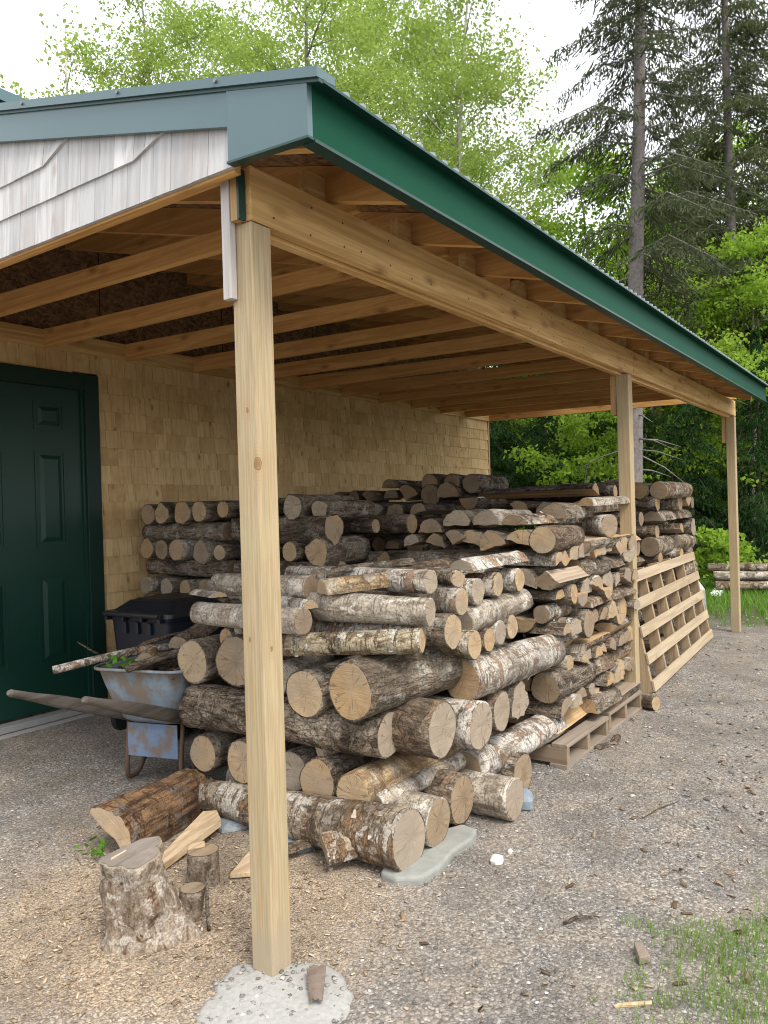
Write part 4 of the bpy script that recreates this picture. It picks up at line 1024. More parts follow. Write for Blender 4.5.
# stones
def stone(x, y, z, sx, sy, sz, lab, mat, seed, rz=0., name='stone', cat='stone', ang=.3, n=14, m=7):
    mb = MB(); q = random.Random(seed)
    for i in range(m+1):
        f = math.pi*i/m
        for k in range(n):
            t = 2*math.pi*k/n; a = Vector((math.sin(f)*math.cos(t), math.sin(f)*math.sin(t), math.cos(f)))
            e = Vector([math.copysign(abs(c)**.55, c) for c in a]); e = a.lerp(e, .75)
            k2 = 1+ang*noise.noise(a*1.4+Vector((seed*7.3, 0, 0)))+.12*noise.noise(a*4+Vector((seed, 0, 0)))
            mb.v.append((e.x*sx*k2, e.y*sy*k2, e.z*sz*(1+.1*noise.noise(a*3))))
    for i in range(m):
        for k in range(n):
            a = i*n+k; b = i*n+(k+1) % n; mb.f.append((a, a+n, b+n, b)); mb.m.append(0)
    o = mb.build(name, mat, None, loc=(x, y, z), rot=(0, 0, rz), smooth=n > 20); tag(o, lab, cat); return o
o = plank([(.70, .10, -.02), (.685, .02, -.02), (.74, -.065, -.02), (.86, -.075, -.02), (1.0, -.05, -.02), (1.14, -.06, -.02), (1.235, -.035, -.02), (1.25, .05, -.02), (1.1, .12, -.02), (.85, .14, -.02)], .052, 'long pale flat stone under the right corner of the front pile', M['flatstone'], 2, 'stone')
o['category'] = 'stone'; o.modifiers['soft_edges'].width = .014; o.modifiers['soft_edges'].segments = 3
stone(.80, .96, .012, .13, .09, .024, 'blue-grey slate left of the post under the corner birch', M['slate'], 5, -.5)
stone(.79, .57, .012, .10, .09, .026, 'broken blue slate right of the post under the corner birch', M['slate'], 6, .2)
stone(.86, .43, .012, .07, .06, .022, 'smaller slate shard beside the broken blue slate', M['slate'], 9, .9)
stone(1.64, -.05, .025, .07, .055, .045, 'small blue-grey stone at the right foot of the pile', M['slate'], 7, .5)
stone(1.06, -.215, .008, .034, .024, .014, 'small white stone lying alone on the gravel', M['whitestone'], 8, .3)
stone(1.16, -.225, .005, .012, .01, .008, 'tiny white pebble next to the white stone', M['whitestone'], 12, .3)
stone(8.6, 1.0, .15, .45, .3, .38, 'grey boulder beyond the far stack', M['boulder'], 13, .4, 'boulder', 'boulder')

# concrete pad round the foot of the first post
def pad():
    mb = MB(); n = 44
    cx, cy = -.085, -.085
    for f, z in ((1.0, -.02), (.97, .006), (.9, .012), (.5, .0135), (.12, .014)):
        for k in range(n):
            t = 2*math.pi*k/n; r = 1+.24*noise.noise((math.cos(t)*1.5, math.sin(t)*1.5, 4))+.10*noise.noise((math.cos(t)*5, math.sin(t)*5, 9))
            X = .205*r*f*math.cos(t); Y = .235*r*f*math.sin(t)
            mb.v.append((X, Y, z+.003*noise.noise((X*14, Y*14, 0))))
    for i in range(4):
        for k in range(n):
            a = i*n+k; b = i*n+(k+1) % n; mb.f.append((a, b, b+n, a+n)); mb.m.append(0)
    mb.f.append(tuple(4*n+k for k in range(n))); mb.m.append(0)
    o = mb.build('concrete_pad', M['concrete'], None, smooth=True, loc=(cx, cy, 0)); tag(o, 'rough pale concrete footing pad under the nearest post', 'concrete pad')
pad()
M['curlstrip'] = plain('inner_bark', (.22, .175, .145), .9, 0, .1, 60., .7, .8, (.15, .10, .075), 30., .48)
bf = MB()
for k in range(9):
    t = -1.2+2.4*k/8
    for s_ in range(6):
        f = s_/5; bf.v.append((.017*math.sin(t)*(1+.8*f)+.006*noise.noise((k, s_, 1)), -.07+.15*f+.02*noise.noise((k*1.7, 3, s_))*(1 if s_ in (0, 5) else .3), (.012*(1-math.cos(t))*-1+.012+.008*f)+.005*noise.noise((k*2, s_*2, 5))))
for k in range(8):
    for s_ in range(5): a = k*6+s_; bf.f.append((a, a+1, a+7, a+6)); bf.m.append(0)
o = bf.build('bark_curl', M['curlstrip'], None, loc=(.02, -.155, .022), rot=(0, 0, RAD(-50))); sol = o.modifiers.new('thickness', 'SOLIDIFY'); sol.thickness = .003
tag(o, 'curled brown bark strip on the right edge of the concrete pad', 'bark strip')

# ------------------------------------------------------------------ pallets
def pallet_flat(x, y, lab, seed, ln=1.38, wd=.98):
    p = empty('pallet', (x, y, 0)); tag(p, lab, 'pallet', 'weathered pallets under the split stack')
    for k in range(5): MB().box((0, .0+k*.225, .108), (.66, .09+k*.225, .128)).build('deck_board', M['pallet_old'], p, bevel=.002)
    for k in range(3): MB().box((.0+k*.31, .003, .021), (.04+k*.31, wd, .1075)).build('stringer', M['pallet_old_y'], p, bevel=.002)
    for k in range(3): MB().box((-.01, .0+k*.44, .0), (.67, .10+k*.44, .0205)).build('bottom_board', M['pallet_old'], p, bevel=.002)
    return p
pallet_flat(2.22, -.05, 'weathered grey pallet under the near end of the split stack', 1)
pallet_flat(2.95, -.03, 'weathered grey pallet under the far end of the split stack', 2)
lp = empty('leaning_pallet', (4.08, .01, 0), math.atan2(.15, 2.6)); tag(lp, 'large pale slatted pallet leaning against the stacks between two posts', 'pallet')
tl = math.atan2(.17, .87); ct, st_ = math.cos(tl), math.sin(tl); Ht = .90
def lpt(x, h, d): return (x, h*st_ + d*ct, h*ct - d*st_ + .012)
def lbox(x0, x1, h0, h1, d0, d1): return [lpt(x0, h0, d0), lpt(x1, h0, d0), lpt(x1, h0, d1), lpt(x0, h0, d1), lpt(x0, h1, d0), lpt(x1, h1, d0), lpt(x1, h1, d1), lpt(x0, h1, d1)]
for k in range(5):
    h = .004+k*(Ht-.095)/4
    MB().hexa(lbox(0, 2.6, h, h+.082, 0, .018)).build('slat', M['pallet_new'], lp, bevel=.002)
for k in range(6):
    x = .003+k*(2.6-.046)/5
    MB().hexa(lbox(x, x+.04, .0, Ht, .0185, .105)).build('stringer', M['stringer'], lp, bevel=.002)
# small round block beside the pallet and bits of bark
log((3.62, -.12, .05), (.35, 1, 0), .16, .048, 'brown', 'end', 'round', 'short round cut-off lying at the foot of the second post', None)
log((2.75, -.12, .0), (1, .2, 0), .16, .03, 'brown', 'end_orange', 'slab', 'orange bark scrap on the gravel by the pallets', None, split='split_red', rug=.2)
log((2.62, -.06, .0), (.8, -.3, 0), .12, .028, 'dark', 'end_brown', 'slab', 'dark bark scrap at the pallet edge', None, rug=.2)

# ------------------------------------------------------------------ black wheelie bin
bn = empty('wheelie_bin', (1.64, 2.44, .03), RAD(4)); bn.scale = (.80, .92, .98); tag(bn, 'navy black wheelie bin with closed lid standing beside the door', 'bin')
def taper_box(mb, b, t, z0, z1, rr=.05, mi=0, n=5):
    """rounded-corner tapered body; b,t = (x0,x1,y0,y1) at bottom and top"""
    b0 = len(mb.v); N = 4*n
    for (q_, z) in ((b, z0), (t, z1)):
        x0, x1, y0, y1 = q_
        for (cx, cy, a0) in ((x1-rr, y1-rr, 0), (x0+rr, y1-rr, 90), (x0+rr, y0+rr, 180), (x1-rr, y0+rr, 270)):
            for k in range(n):
                a = RAD(a0+90*k/(n-1)); mb.v.append((cx+rr*math.cos(a), cy+rr*math.sin(a), z))
    for k in range(N): mb.f.append((b0+k, b0+(k+1) % N, b0+N+(k+1) % N, b0+N+k)); mb.m.append(mi)
    mb.f.append(tuple(b0+k for k in range(N-1, -1, -1))); mb.f.append(tuple(b0+N+k for k in range(N))); mb.m += [mi, mi]
    return mb
b_ = MB(); taper_box(b_, (-.27, .27, -.24, .24), (-.33, .33, -.29, .29), .03, .74); taper_box(b_, (-.345, .345, -.305, .305), (-.35, .35, -.31, .31), .7405, .765, .05)
b_.build('body', M['bin'], bn, smooth=False, bevel=.004)
l_ = MB(); taper_box(l_, (-.37, .36, -.33, .33), (-.365, .355, -.325, .325), .768, .800, .05); taper_box(l_, (-.32, .33, -.29, .29), (-.22, .27, -.22, .22), .8005, .862, .06)
taper_box(l_, (-.20, .25, -.20, .20), (-.18, .23, -.18, .18), .8625, .872, .05)
l_.build('lid', M['bin_lid'], bn, bevel=.004)
h_ = MB(); h_.tube([(-.405, -.27, .79), (-.405, .27, .79)], .017, 12)
for y in (-.26, -.09, .09, .26): h_.box((-.40, y-.012, .745), (-.345, y+.012, .80))
h_.build('handle', M['bin_lid'], bn, bevel=.003)
for y in (-.12, .0, .12):
    MB().box((-.352, y-.018, .66), (-.318, y+.018, .735)).build('hinge_lug', M['bin'], bn, bevel=.003)
for s_ in (-1, 1):
    w_ = MB(); w_.tube([(-.27, s_*.235, .09), (-.27, s_*.285, .09)], .09, 20); w_.build('wheel', M['rubber'], bn, bevel=.006)

# ------------------------------------------------------------------ wheelbarrow
WBA = 16
wb = empty('wheelbarrow', (.86, 1.67, .03), RAD(WBA)); tag(wb, 'old wheelbarrow with rusty pale blue tray and grey wooden handles', 'wheelbarrow')
# local: +x forward to the wheel, y left
def tray():
    mb = MB(); n = 9
    prof = [(-.06, .40, .02, .58, .17), (-.035, .40, -.02, .61, .195), (.04, .41, -.055, .64, .215), (.15, .53, -.09, .70, .242), (.225, .585, -.105, .735, .262), (.232, .60, -.12, .75, .278)]
    rings = []
    for (hz, _z, xb, xf, hw) in prof:
        ring = []; z = .375+hz; rr = .09 if hz > -.05 else .07
        for (cx, cy, a0) in ((xf-rr, hw-rr, 0), (xb+rr, hw-rr, 90), (xb+rr, -hw+rr, 180), (xf-rr, -hw+rr, 270)):
            for k in range(6):
                a = RAD(a0+18*k); ring.append((cx+rr*math.cos(a), cy+rr*math.sin(a), z + .05*(cx > 0)*(hz > .1)*0))
        rings.append(ring)
    N = len(rings[0])
    for r_ in rings: mb.v += r_
    for i in range(len(rings)-1):
        for k in range(N):
            a = i*N+k; b = i*N+(k+1) % N; mb.f.append((a, b, b+N, a+N)); mb.m.append(0)
    mb.f.append(tuple(range(N-1, -1, -1))); mb.m.append(0)
    o = mb.build('tray', M['barrow'], wb, smooth=True); s = o.modifiers.new('sheet', 'SOLIDIFY'); s.thickness = .004; s.offset = 1
    rim = MB(); pts = [Vector(v)+Vector((0, 0, .002)) for v in rings[-1]]; rim.tube(pts+[pts[0]], .0085, 8, cap=False); rim.build('rim', M['barrow'], o, smooth=True)
tray()
for s_ in (-1, 1):
    h_ = MB(); y0, y1 = s_*.235, s_*.10
    a = Vector((-.70-.03*(s_ < 0), s_*.215, .625)); b = Vector((.12, s_*.17, .315)); c = Vector((.92, s_*.085, .20))
    d = (b-a).normalized(); sdv = d.cross(Vector((0, 0, 1))).normalized(); upv = sdv.cross(d); n8 = 14; prof_ = [(0, .010, .011), (.012, .015, .017), (.08, .016, .018), (.16, .017, .021), (.24, .018, .026), (.32, .019, .030), (.62, .020, .034), (.86, .019, .034)]
    for (s0, hw, hh) in prof_:
        c0 = a+d*s0; e_ = .62 if s0 > .2 else 1.
        for k in range(n8):
            t = 2*math.pi*k/n8; ca, sa = math.cos(t), math.sin(t)
            h_.v.append(tuple(c0+sdv*(hw*math.copysign(abs(ca)**e_, ca))+upv*(hh*math.copysign(abs(sa)**e_, sa))))
    for i_ in range(len(prof_)-1):
        for k in range(n8): h_.f.append((i_*n8+k, i_*n8+(k+1) % n8, (i_+1)*n8+(k+1) % n8, (i_+1)*n8+k)); h_.m.append(0)
    h_.f.append(tuple(range(n8-1, -1, -1))); h_.m.append(0)
    h_.bar(b-d*.03, c, .034, .06)
    h_.build('handle', M['handle'], wb, smooth=False)
for s_ in (-1, 1):
    lg = MB(); y = s_*.165
    lg.tube([(.06, y, .34), (.03, y, .10), (.03, y, .02), (.05, y, .008), (.11, y, .008), (.14, y, .03), (.34, y*.85, .33)], .0125, 9)
    lg.build('leg', M['rust'], wb, smooth=True)
pl = MB(); pl.box((.022, -.152, .13), (.028, .152, .305)); pl.build('leg_plate', M['barrow_plate'], wb, bevel=.002)
MB().bar((.03, -.165, .325), (.03, .165, .325), .018, .014).build('cross_brace', M['rust'], wb)
wh = MB()
R1, r1 = .155, .045
for i in range(28):
    for k in range(10):
        a = 2*math.pi*i/28; t = 2*math.pi*k/10; rr = R1+r1*math.cos(t); wh.v.append((.86+rr*math.cos(a), r1*math.sin(t), .2+rr*math.sin(a)))
for i in range(28):
    for k in range(10):
        wh.f.append((i*10+k, ((i+1) % 28)*10+k, ((i+1) % 28)*10+(k+1) % 10, i*10+(k+1) % 10)); wh.m.append(0)
who = wh.build('wheel', M['rubber'], wb, smooth=True)
hb = MB(); hb.tube([(.86, -.09, .2), (.86, .09, .2)], .016, 10); hb.tube([(.86, -.02, .2), (.86, .02, .2)], .115, 20); hb.build('hub', M['rust'], who)
# what lies in the tray
def W(x, y, z):
    c, s = math.cos(RAD(WBA)), math.sin(RAD(WBA)); return (.86+c*x-s*y, 1.67+s*x+c*y, .03+z)
def stick(pts, rads, bk, lab, cat='stick', name='stick', n=9):
    m_ = MB(); m_.tube(pts, rads, n); o = m_.build(name, B[bk], None, smooth=True); tag(o, lab, cat, 'sticks in the wheelbarrow'); return o
stick([W(-.27, .36, .63), W(-.10, .24, .655), W(.10, .10, .675), (W(.25, -.02, .67))], [.021, .021, .024, .02], 'birch', 'pale birch stick poking left over the wheelbarrow rim')
stick([W(-.19, -.02, .635), W(.05, -.10, .66), W(.3, -.17, .685)], [.020, .022, .02], 'dark', 'dark stick with sawn end lying over the near tray rim')
stick([W(-.08, .10, .66), W(.15, .12, .70), W(.4, .05, .72)], [.010, .012, .01], 'brown', 'thin brown stick on top of the barrow load')
stick([W(-.02, .26, .65), W(-.09, .30, .71), W(-.14, .32, .75)], [.006, .005, .002], 'rough', 'thin forked twig rising from the barrow load')
log(W(.14, -.10, .68), Vector(W(1, .1, .15))-Vector(W(0, 0, 0)), .45, .06, 'brown', 'end_brown', 'half', 'brown split piece sloping up in the wheelbarrow', 'sticks in the wheelbarrow', rug=.12, n=16)
log(W(-.02, .0, .635), Vector(W(1, .5, .1))-Vector(W(0, 0, 0)), .2, .05, 'golden', 'end', 'slab', 'orange torn wood chunk in the wheelbarrow', 'sticks in the wheelbarrow', split='split_red', rug=.2, n=16)
q = random.Random(3)
db = MB()
for k in range(70):
    c = Vector(W(q.uniform(-.06, .65), q.uniform(-.22, .22), q.uniform(.56, .605))); d = Vector((q.uniform(-1, 1), q.uniform(-1, 1), q.uniform(-.25, .25))).normalized()*q.uniform(.03, .09)
    db.bar(c-d, c+d, q.uniform(.01, .04), q.uniform(.004, .012))
taper_box(db, (.60, 1.1, 1.4, 1.5), (.60, 1.1, 1.4, 1.5), .5, .501) if False else None
tag(db.build('bark_debris', B['brown']), 'heap of bark scraps filling the wheelbarrow tray', 'bark debris', kind='stuff')
lf = []
for k in range(34):
    c = np.array(W(-.09+q.uniform(-.05, .10), .07+q.uniform(-.07, .10), .635+q.uniform(-.01, .04))); a = np.array([q.gauss(0, 1) for _ in range(3)]); a /= np.linalg.norm(a); b = np.cross(a, [q.gauss(0, 1), q.gauss(0, 1), 1]); b /= np.linalg.norm(b)
    s1, s2 = q.uniform(.012, .024), q.uniform(.008, .014); lf.append([c-a*s1, c-b*s2, c+a*s1, c+b*s2])
tag(quads('leaf_sprig', lf, M['leaf_green']), 'sprig of fresh green leaves in the wheelbarrow', 'leaves')
lf = []
for k in range(26):
    c = np.array((.20+q.uniform(-.05, .04), 1.2+q.uniform(-.08, .05), .03+q.uniform(0, .05))); a = np.array([q.gauss(0, 1), q.gauss(0, 1), .6]); a /= np.linalg.norm(a); b = np.cross(a, [q.gauss(0, 1), q.gauss(0, 1), 1]); b /= np.linalg.norm(b)
    s1, s2 = q.uniform(.012, .026), q.uniform(.006, .012); lf.append([c-a*s1, c-b*s2, c+a*s1, c+b*s2])
tag(quads('weed', lf, M['leaf_green']), 'small green weed at the left end of the reddish split log', 'weed')
#PART3
# ------------------------------------------------------------------ loose ground cover
rs = np.random.RandomState(7)
def scatter_pts(n, x0, x1, y0, y1, dens):
    P = rs.uniform((x0, y0), (x1, y1), (n, 2)); return P[rs.rand(n) < dens(P)]
def inside_pad(P): return ((P[:, 0]+.085)/.2)**2 + ((P[:, 1]+.085)/.23)**2 < 1
def pebbles(name, P, smin, smax, mat, label):
    n = len(P); base = np.array([(1,0,0),(-1,0,0),(0,1,0),(0,-1,0),(0,0,.75),(0,0,-.75)], float)
    base = np.concatenate([base, np.array([(.62,.62,.3),(-.62,.62,.3),(-.62,-.62,.3),(.62,-.62,.3)])])
    fc = np.array([(4,0,6),(4,6,2),(4,2,7),(4,7,1),(4,1,8),(4,8,3),(4,3,9),(4,9,0),(0,2,6),(2,1,7),(1,3,8),(3,0,9)])
    s = smin + (smax-smin)*rs.rand(n)**2.5; J = 1+rs.uniform(-.35, .35, (n, 10, 3)); V = base[None]*J*s[:, None, None]
    a = rs.uniform(0, 6.28, n); c, sn = np.cos(a), np.sin(a)
    X = V[:, :, 0]*c[:, None]-V[:, :, 1]*sn[:, None]; Y = V[:, :, 0]*sn[:, None]+V[:, :, 1]*c[:, None]
    Z = V[:, :, 2]*.75 + s[:, None]*.25 + np.array([gz(x, y) for x, y in P])[:, None]
    V = np.stack([X+P[:, 0:1], Y+P[:, 1:2], Z], -1).reshape(-1, 3)
    Fq = (fc[None] + (np.arange(n)*10)[:, None, None]).reshape(-1, 3)
    o = polys(name, V, Fq, mat); at = o.data.attributes.new('tint', 'FLOAT', 'FACE'); at.data.foreach_set('value', np.repeat(rs.rand(n), 12).astype(np.float32)); tag(o, label, name.replace('_', ' '), kind='stuff'); return o
def tinted(name, stops, rough=.95):
    t = NT(name); a = t.n('ShaderNodeAttribute'); a.attribute_name = 'tint'; v = t.coords(False)
    c = t.ramp(a.outputs['Fac'], stops); nn = t.noise(v, 90, 3); c = t.mix(t.ramp(nn, [(.35, .35), (.65, 0.)]), c, (.08, .07, .06))
    t.pbsdf(c, rough, spec=.1); return t.mat
M['pebble'] = tinted('pebble_stone', [(0., (.11, .105, .10)), (.3, (.22, .21, .195)), (.7, (.33, .31, .285)), (.93, (.42, .395, .36)), (1., (.64, .62, .59))])
M['chip'] = tinted('wood_chip_scraps', [(0., (.21, .145, .095)), (.35, (.39, .285, .185)), (.75, (.52, .40, .275)), (1., (.66, .54, .40))])
M['litter'] = tinted('leaf_litter_scraps', [(0., (.07, .045, .03)), (.4, (.18, .12, .075)), (.8, (.33, .24, .15)), (1., (.50, .40, .28))])
dchip = lambda P: np.hypot(P[:, 0]-.12, (P[:, 1]-.62)*.95)
free = lambda P: ~inside_pad(P)
P = scatter_pts(17000, -1.0, 4.4, -1.9, 2.9, lambda P: free(P)*np.clip(1.15-np.hypot(P[:, 0]-.2, P[:, 1]+.2)/4.2, .1, 1)*np.where(dchip(P) < .7, .35, 1.))
pebbles('gravel', P, .0025, .0085, M['pebble'], 'grey crushed gravel spread over the drive')
P = scatter_pts(2600, 2.0, 8.5, -2.6, .4, lambda P: np.full(len(P), .6))
pebbles('gravel', P, .006, .018, M['pebble'], 'coarser gravel farther up the drive')
P = scatter_pts(260, -.28, .11, -.3, .14, lambda P: inside_pad(P)*1.)
pebbles('gravel', P, .004, .010, M['pebble'], 'pebbles strewn on the concrete pad')
for o_ in [x for x in bpy.data.objects if x.name.startswith('gravel')][-1:]: o_.location.z = .013
def flakes(name, P, l0, l1, mat, label, cat):
    n = len(P); L = l0+(l1-l0)*rs.rand(n)**2.2; Wd = L*rs.uniform(.12, .5, n); T = L*rs.uniform(.04, .14, n)
    base = np.array([(-1,-1,-1),(1,-1,-1),(1,1,-1),(-1,1,-1),(-1,-1,1),(1,-1,1),(1,1,1),(-1,1,1)], float)*.5
    V = base[None]*np.stack([L, Wd, T], -1)[:, None, :]*(1+rs.uniform(-.3, .3, (n, 8, 3)))
    a = rs.uniform(0, 6.28, n); b = rs.normal(0, .25, n); c, s = np.cos(a)[:, None], np.sin(a)[:, None]; cb, sb = np.cos(b)[:, None], np.sin(b)[:, None]
    x, y, z = V[:, :, 0]*cb-V[:, :, 2]*sb, V[:, :, 1], V[:, :, 0]*sb+V[:, :, 2]*cb
    X, Y = x*c-y*s, x*s+y*c; Z = z + (T*.5+.003+np.abs(np.sin(b))*L*.3)[:, None] + np.array([gz(p, q_) for p, q_ in P])[:, None]
    V = np.stack([X+P[:, 0:1], Y+P[:, 1:2], Z], -1).reshape(-1, 3)
    fc = np.array([(0,3,2,1),(4,5,6,7),(0,1,5,4),(1,2,6,5),(2,3,7,6),(3,0,4,7)])
    o = polys(name, V, (fc[None]+(np.arange(n)*8)[:, None, None]).reshape(-1, 4), mat)
    at = o.data.attributes.new('tint', 'FLOAT', 'FACE'); at.data.foreach_set('value', np.repeat(rs.rand(n), 6).astype(np.float32)); tag(o, label, cat, kind='stuff'); return o
P = scatter_pts(26000, -1.0, 2.2, -.9, 2.2, lambda P: free(P)*np.clip(np.exp(-(dchip(P)/.62)**2)*1.1, .012, 1))
flakes('wood_chips', P, .004, .021, M['chip'], 'tan wood chips and sawdust round the chopping stump', 'wood chips')
P = scatter_pts(9000, -.5, 8, -2.8, .3, lambda P: np.clip((-.25-P[:, 1])*.5, .05, .8))
flakes('leaf_litter', P, .008, .04, M['litter'], 'brown twigs and dead leaf scraps along the drive', 'leaf litter')
for i, (x, y, a, L, lab) in enumerate(((.80, -.655, -.62, .06, 'thin grey twig on the gravel in the foreground'), (1.9, -.62, -.3, .14, 'pale bent twig on the gravel beyond the pile'), (4.6, -1.0, .1, .35, 'straight pale stick lying across the far drive'))):
    d = Vector((math.cos(a), math.sin(a), 0))*L; t_ = MB(); c = Vector((x, y, .012)); t_.tube([c-d, c+Vector((0, .012, .004)), c+d], [.005, .006, .003], 7); tag(t_.build('stick', B['silver' if i else 'rough'], smooth=True), lab, 'stick')
plank([(.66, -.90, .006), (.69, -.925, .006), (.75, -.88, .008), (.73, -.86, .008)], .022, 'small weathered wood offcut at the edge of the grass', M['pallet_old'], 14)
plank([(.42, -.90, .005), (.44, -.905, .005), (.50, -.98, .005), (.485, -.985, .005)], .008, 'thin pale wood sliver in the foreground grass', M['slab'], 15)
# grass
M['grass'] = leafmat('grass_blade', (.22, .36, .075), (.34, .45, .15), .4)
M['grass_far'] = leafmat('bright_grass_blade', (.16, .33, .045), (.24, .42, .08), .4)
def blades(name, P, h0, h1, wd, mat, label):
    n = len(P); h = rs.uniform(h0, h1, n); a = rs.uniform(0, 6.28, n); l = rs.uniform(.1, .7, n)*h; b = a+rs.normal(0, .6, n)
    z = np.array([gz(x, y) for x, y in P]); w_ = wd*rs.uniform(.6, 1.2, n)
    o0 = np.stack([P[:, 0], P[:, 1], z], -1); s = np.stack([np.cos(a), np.sin(a), 0*a], -1)*w_[:, None]; d = np.stack([np.cos(b)*l, np.sin(b)*l, h], -1); m_ = np.stack([np.cos(b)*l*.3, np.sin(b)*l*.3, h*.6], -1)
    Q = np.concatenate([np.stack([o0-s, o0+s, o0+m_+s*.8, o0+m_-s*.8], 1), np.stack([o0+m_-s*.8, o0+m_+s*.8, o0+d+s*.1, o0+d-s*.1], 1)])
    o = quads(name, Q, mat); tag(o, label, 'grass', kind='stuff'); return o
def gd(P):
    nz = np.array([noise.noise((x*4, y*4, 7)) for x, y in P]); nb = np.array([noise.noise((x*13, y*13, 2)) for x, y in P])
    f = (-.90-P[:, 1]) - .25*np.maximum(0, .6-P[:, 0]) - .75*np.maximum(0, P[:, 0]-1.0)
    return np.clip((f*3.2+.05+nz*.8+nb*.7), 0, .8)*(P[:, 0] < 2.2)*(P[:, 0] > .2)
P = scatter_pts(42000, .15, 2.3, -2.2, -.7, gd)
blades('grass', P, 0.012, .045, .0016, M['grass'], 'patch of short green grass at the drive edge in the foreground')
P = scatter_pts(26000, 7.4, 17, -3.5, 3.0, lambda P: np.clip((P[:, 0]-7.6+np.array([noise.noise((x*.9, y*.9, 4)) for x, y in P])*1.2)*.8, 0, 1))
blades('grass', P, .05, .16, .008, M['grass_far'], 'bright green grass beyond the end of the shed')
P = scatter_pts(500, 2.2, 7, -2.6, -.8, lambda P: np.array([max(0, noise.noise((x*2, y*2, 11))-.15)*3 for x, y in P])*(P[:, 1] < -1.0))
if len(P): blades('grass', P, .02, .06, .004, M['grass'], 'thin grass tufts along the outer edge of the drive')

# ------------------------------------------------------------------ trees
def rot_quads(C, A, Bv, s1, s2): return np.stack([C-A*s1[:, None], C-Bv*s2[:, None], C+A*s1[:, None], C+Bv*s2[:, None]], 1)
def leafcloud(C, sz, r_, droop=.0):
    n = len(C); A = r_.normal(0, 1, (n, 3)); A[:, 2] -= droop; A /= np.linalg.norm(A, axis=1)[:, None]
    U = r_.normal(0, 1, (n, 3)); Bv = np.cross(A, U); Bv /= np.linalg.norm(Bv, axis=1)[:, None]
    s = sz*r_.uniform(.6, 1.25, n); return rot_quads(C, A, Bv, s, s*.62)
def broadleaf(name, seed, H, z0, rad, nleaf, leaf, barkm, leafm, tr=.11, lean=.3, nl=16, spread=1., clump=.42):
    """a broad-leaved tree: tapering trunk, limbs, twigs, leaves gathered in clumps at the twig ends"""
    q = random.Random(seed); r_ = np.random.RandomState(seed)
    t = MB(); P = []
    for i in range(9):
        f = i/8; P.append(Vector((lean*f*f*math.cos(seed)+.12*noise.noise((f*3, seed, 0)), lean*f*f*math.sin(seed)+.12*noise.noise((f*3, seed, 9)), H*f)))
    t.tube(P, [tr*(1-.88*i/8) for i in range(9)], 9)
    tips = []
    for k in range(nl):
        f = (z0 + (H*.97-z0)*((k+q.random()*.6)/nl))/H; i = min(7, int(f*8)); a = P[i].lerp(P[i+1], f*8-i)
        az = k*2.4+q.uniform(-.5, .5); ln = rad*spread*(1.05-.75*((f*H-z0)/(H-z0))**1.4)*q.uniform(.65, 1.1); up_ = q.uniform(.35, .9)
        d = Vector((math.cos(az), math.sin(az), up_)).normalized()
        b = a+d*ln*.5+Vector((0, 0, .04*ln)); c = a+d*ln+Vector((0, 0, -.06*ln))
        r0 = tr*(1-.85*f)*.5; t.tube([a, b, c], [r0, r0*.6, r0*.2], 6)
        for m_ in range(5):
            g_ = q.uniform(.35, 1.); s = a.lerp(b, g_*2) if g_ < .5 else b.lerp(c, g_*2-1)
            d2 = (d+Vector((q.uniform(-1, 1), q.uniform(-1, 1), q.uniform(-.5, .6)))).normalized(); e = s+d2*ln*q.uniform(.2, .5)
            t.tube([s, s.lerp(e, .5)+Vector((0, 0, .03)), e], [r0*.35, r0*.22, r0*.08], 4, cap=False); tips.append((e, ln)); tips.append((s.lerp(e, .6), ln))
        tips.append((c, ln))
    tips.append((P[-1], rad*.3))
    root = empty(name)
    t.build('trunk', barkm, root, smooth=True)
    per = max(1, nleaf//len(tips)); C = []
    for e, ln in tips:
        m_ = int(per*q.uniform(.3, 1.7)); s = clump*(.55+.25*ln/max(rad, .1)); ns = max(3, m_//16)
        sub = np.array(e)[None]+r_.normal(0, 1, (ns, 3))*np.array((s, s, s*.55))
        C.append(sub[r_.randint(0, ns, m_)]+r_.normal(0, 1, (m_, 3))*np.array((.13, .13, .075))*min(1., rad/2.))
        for k_ in range(min(ns, 4)): t.tube([e, Vector(sub[k_])], [.006, .003], 3, cap=False)
    quads('crown', leafcloud(np.concatenate(C), leaf, r_, .3), leafm, root)
    return root
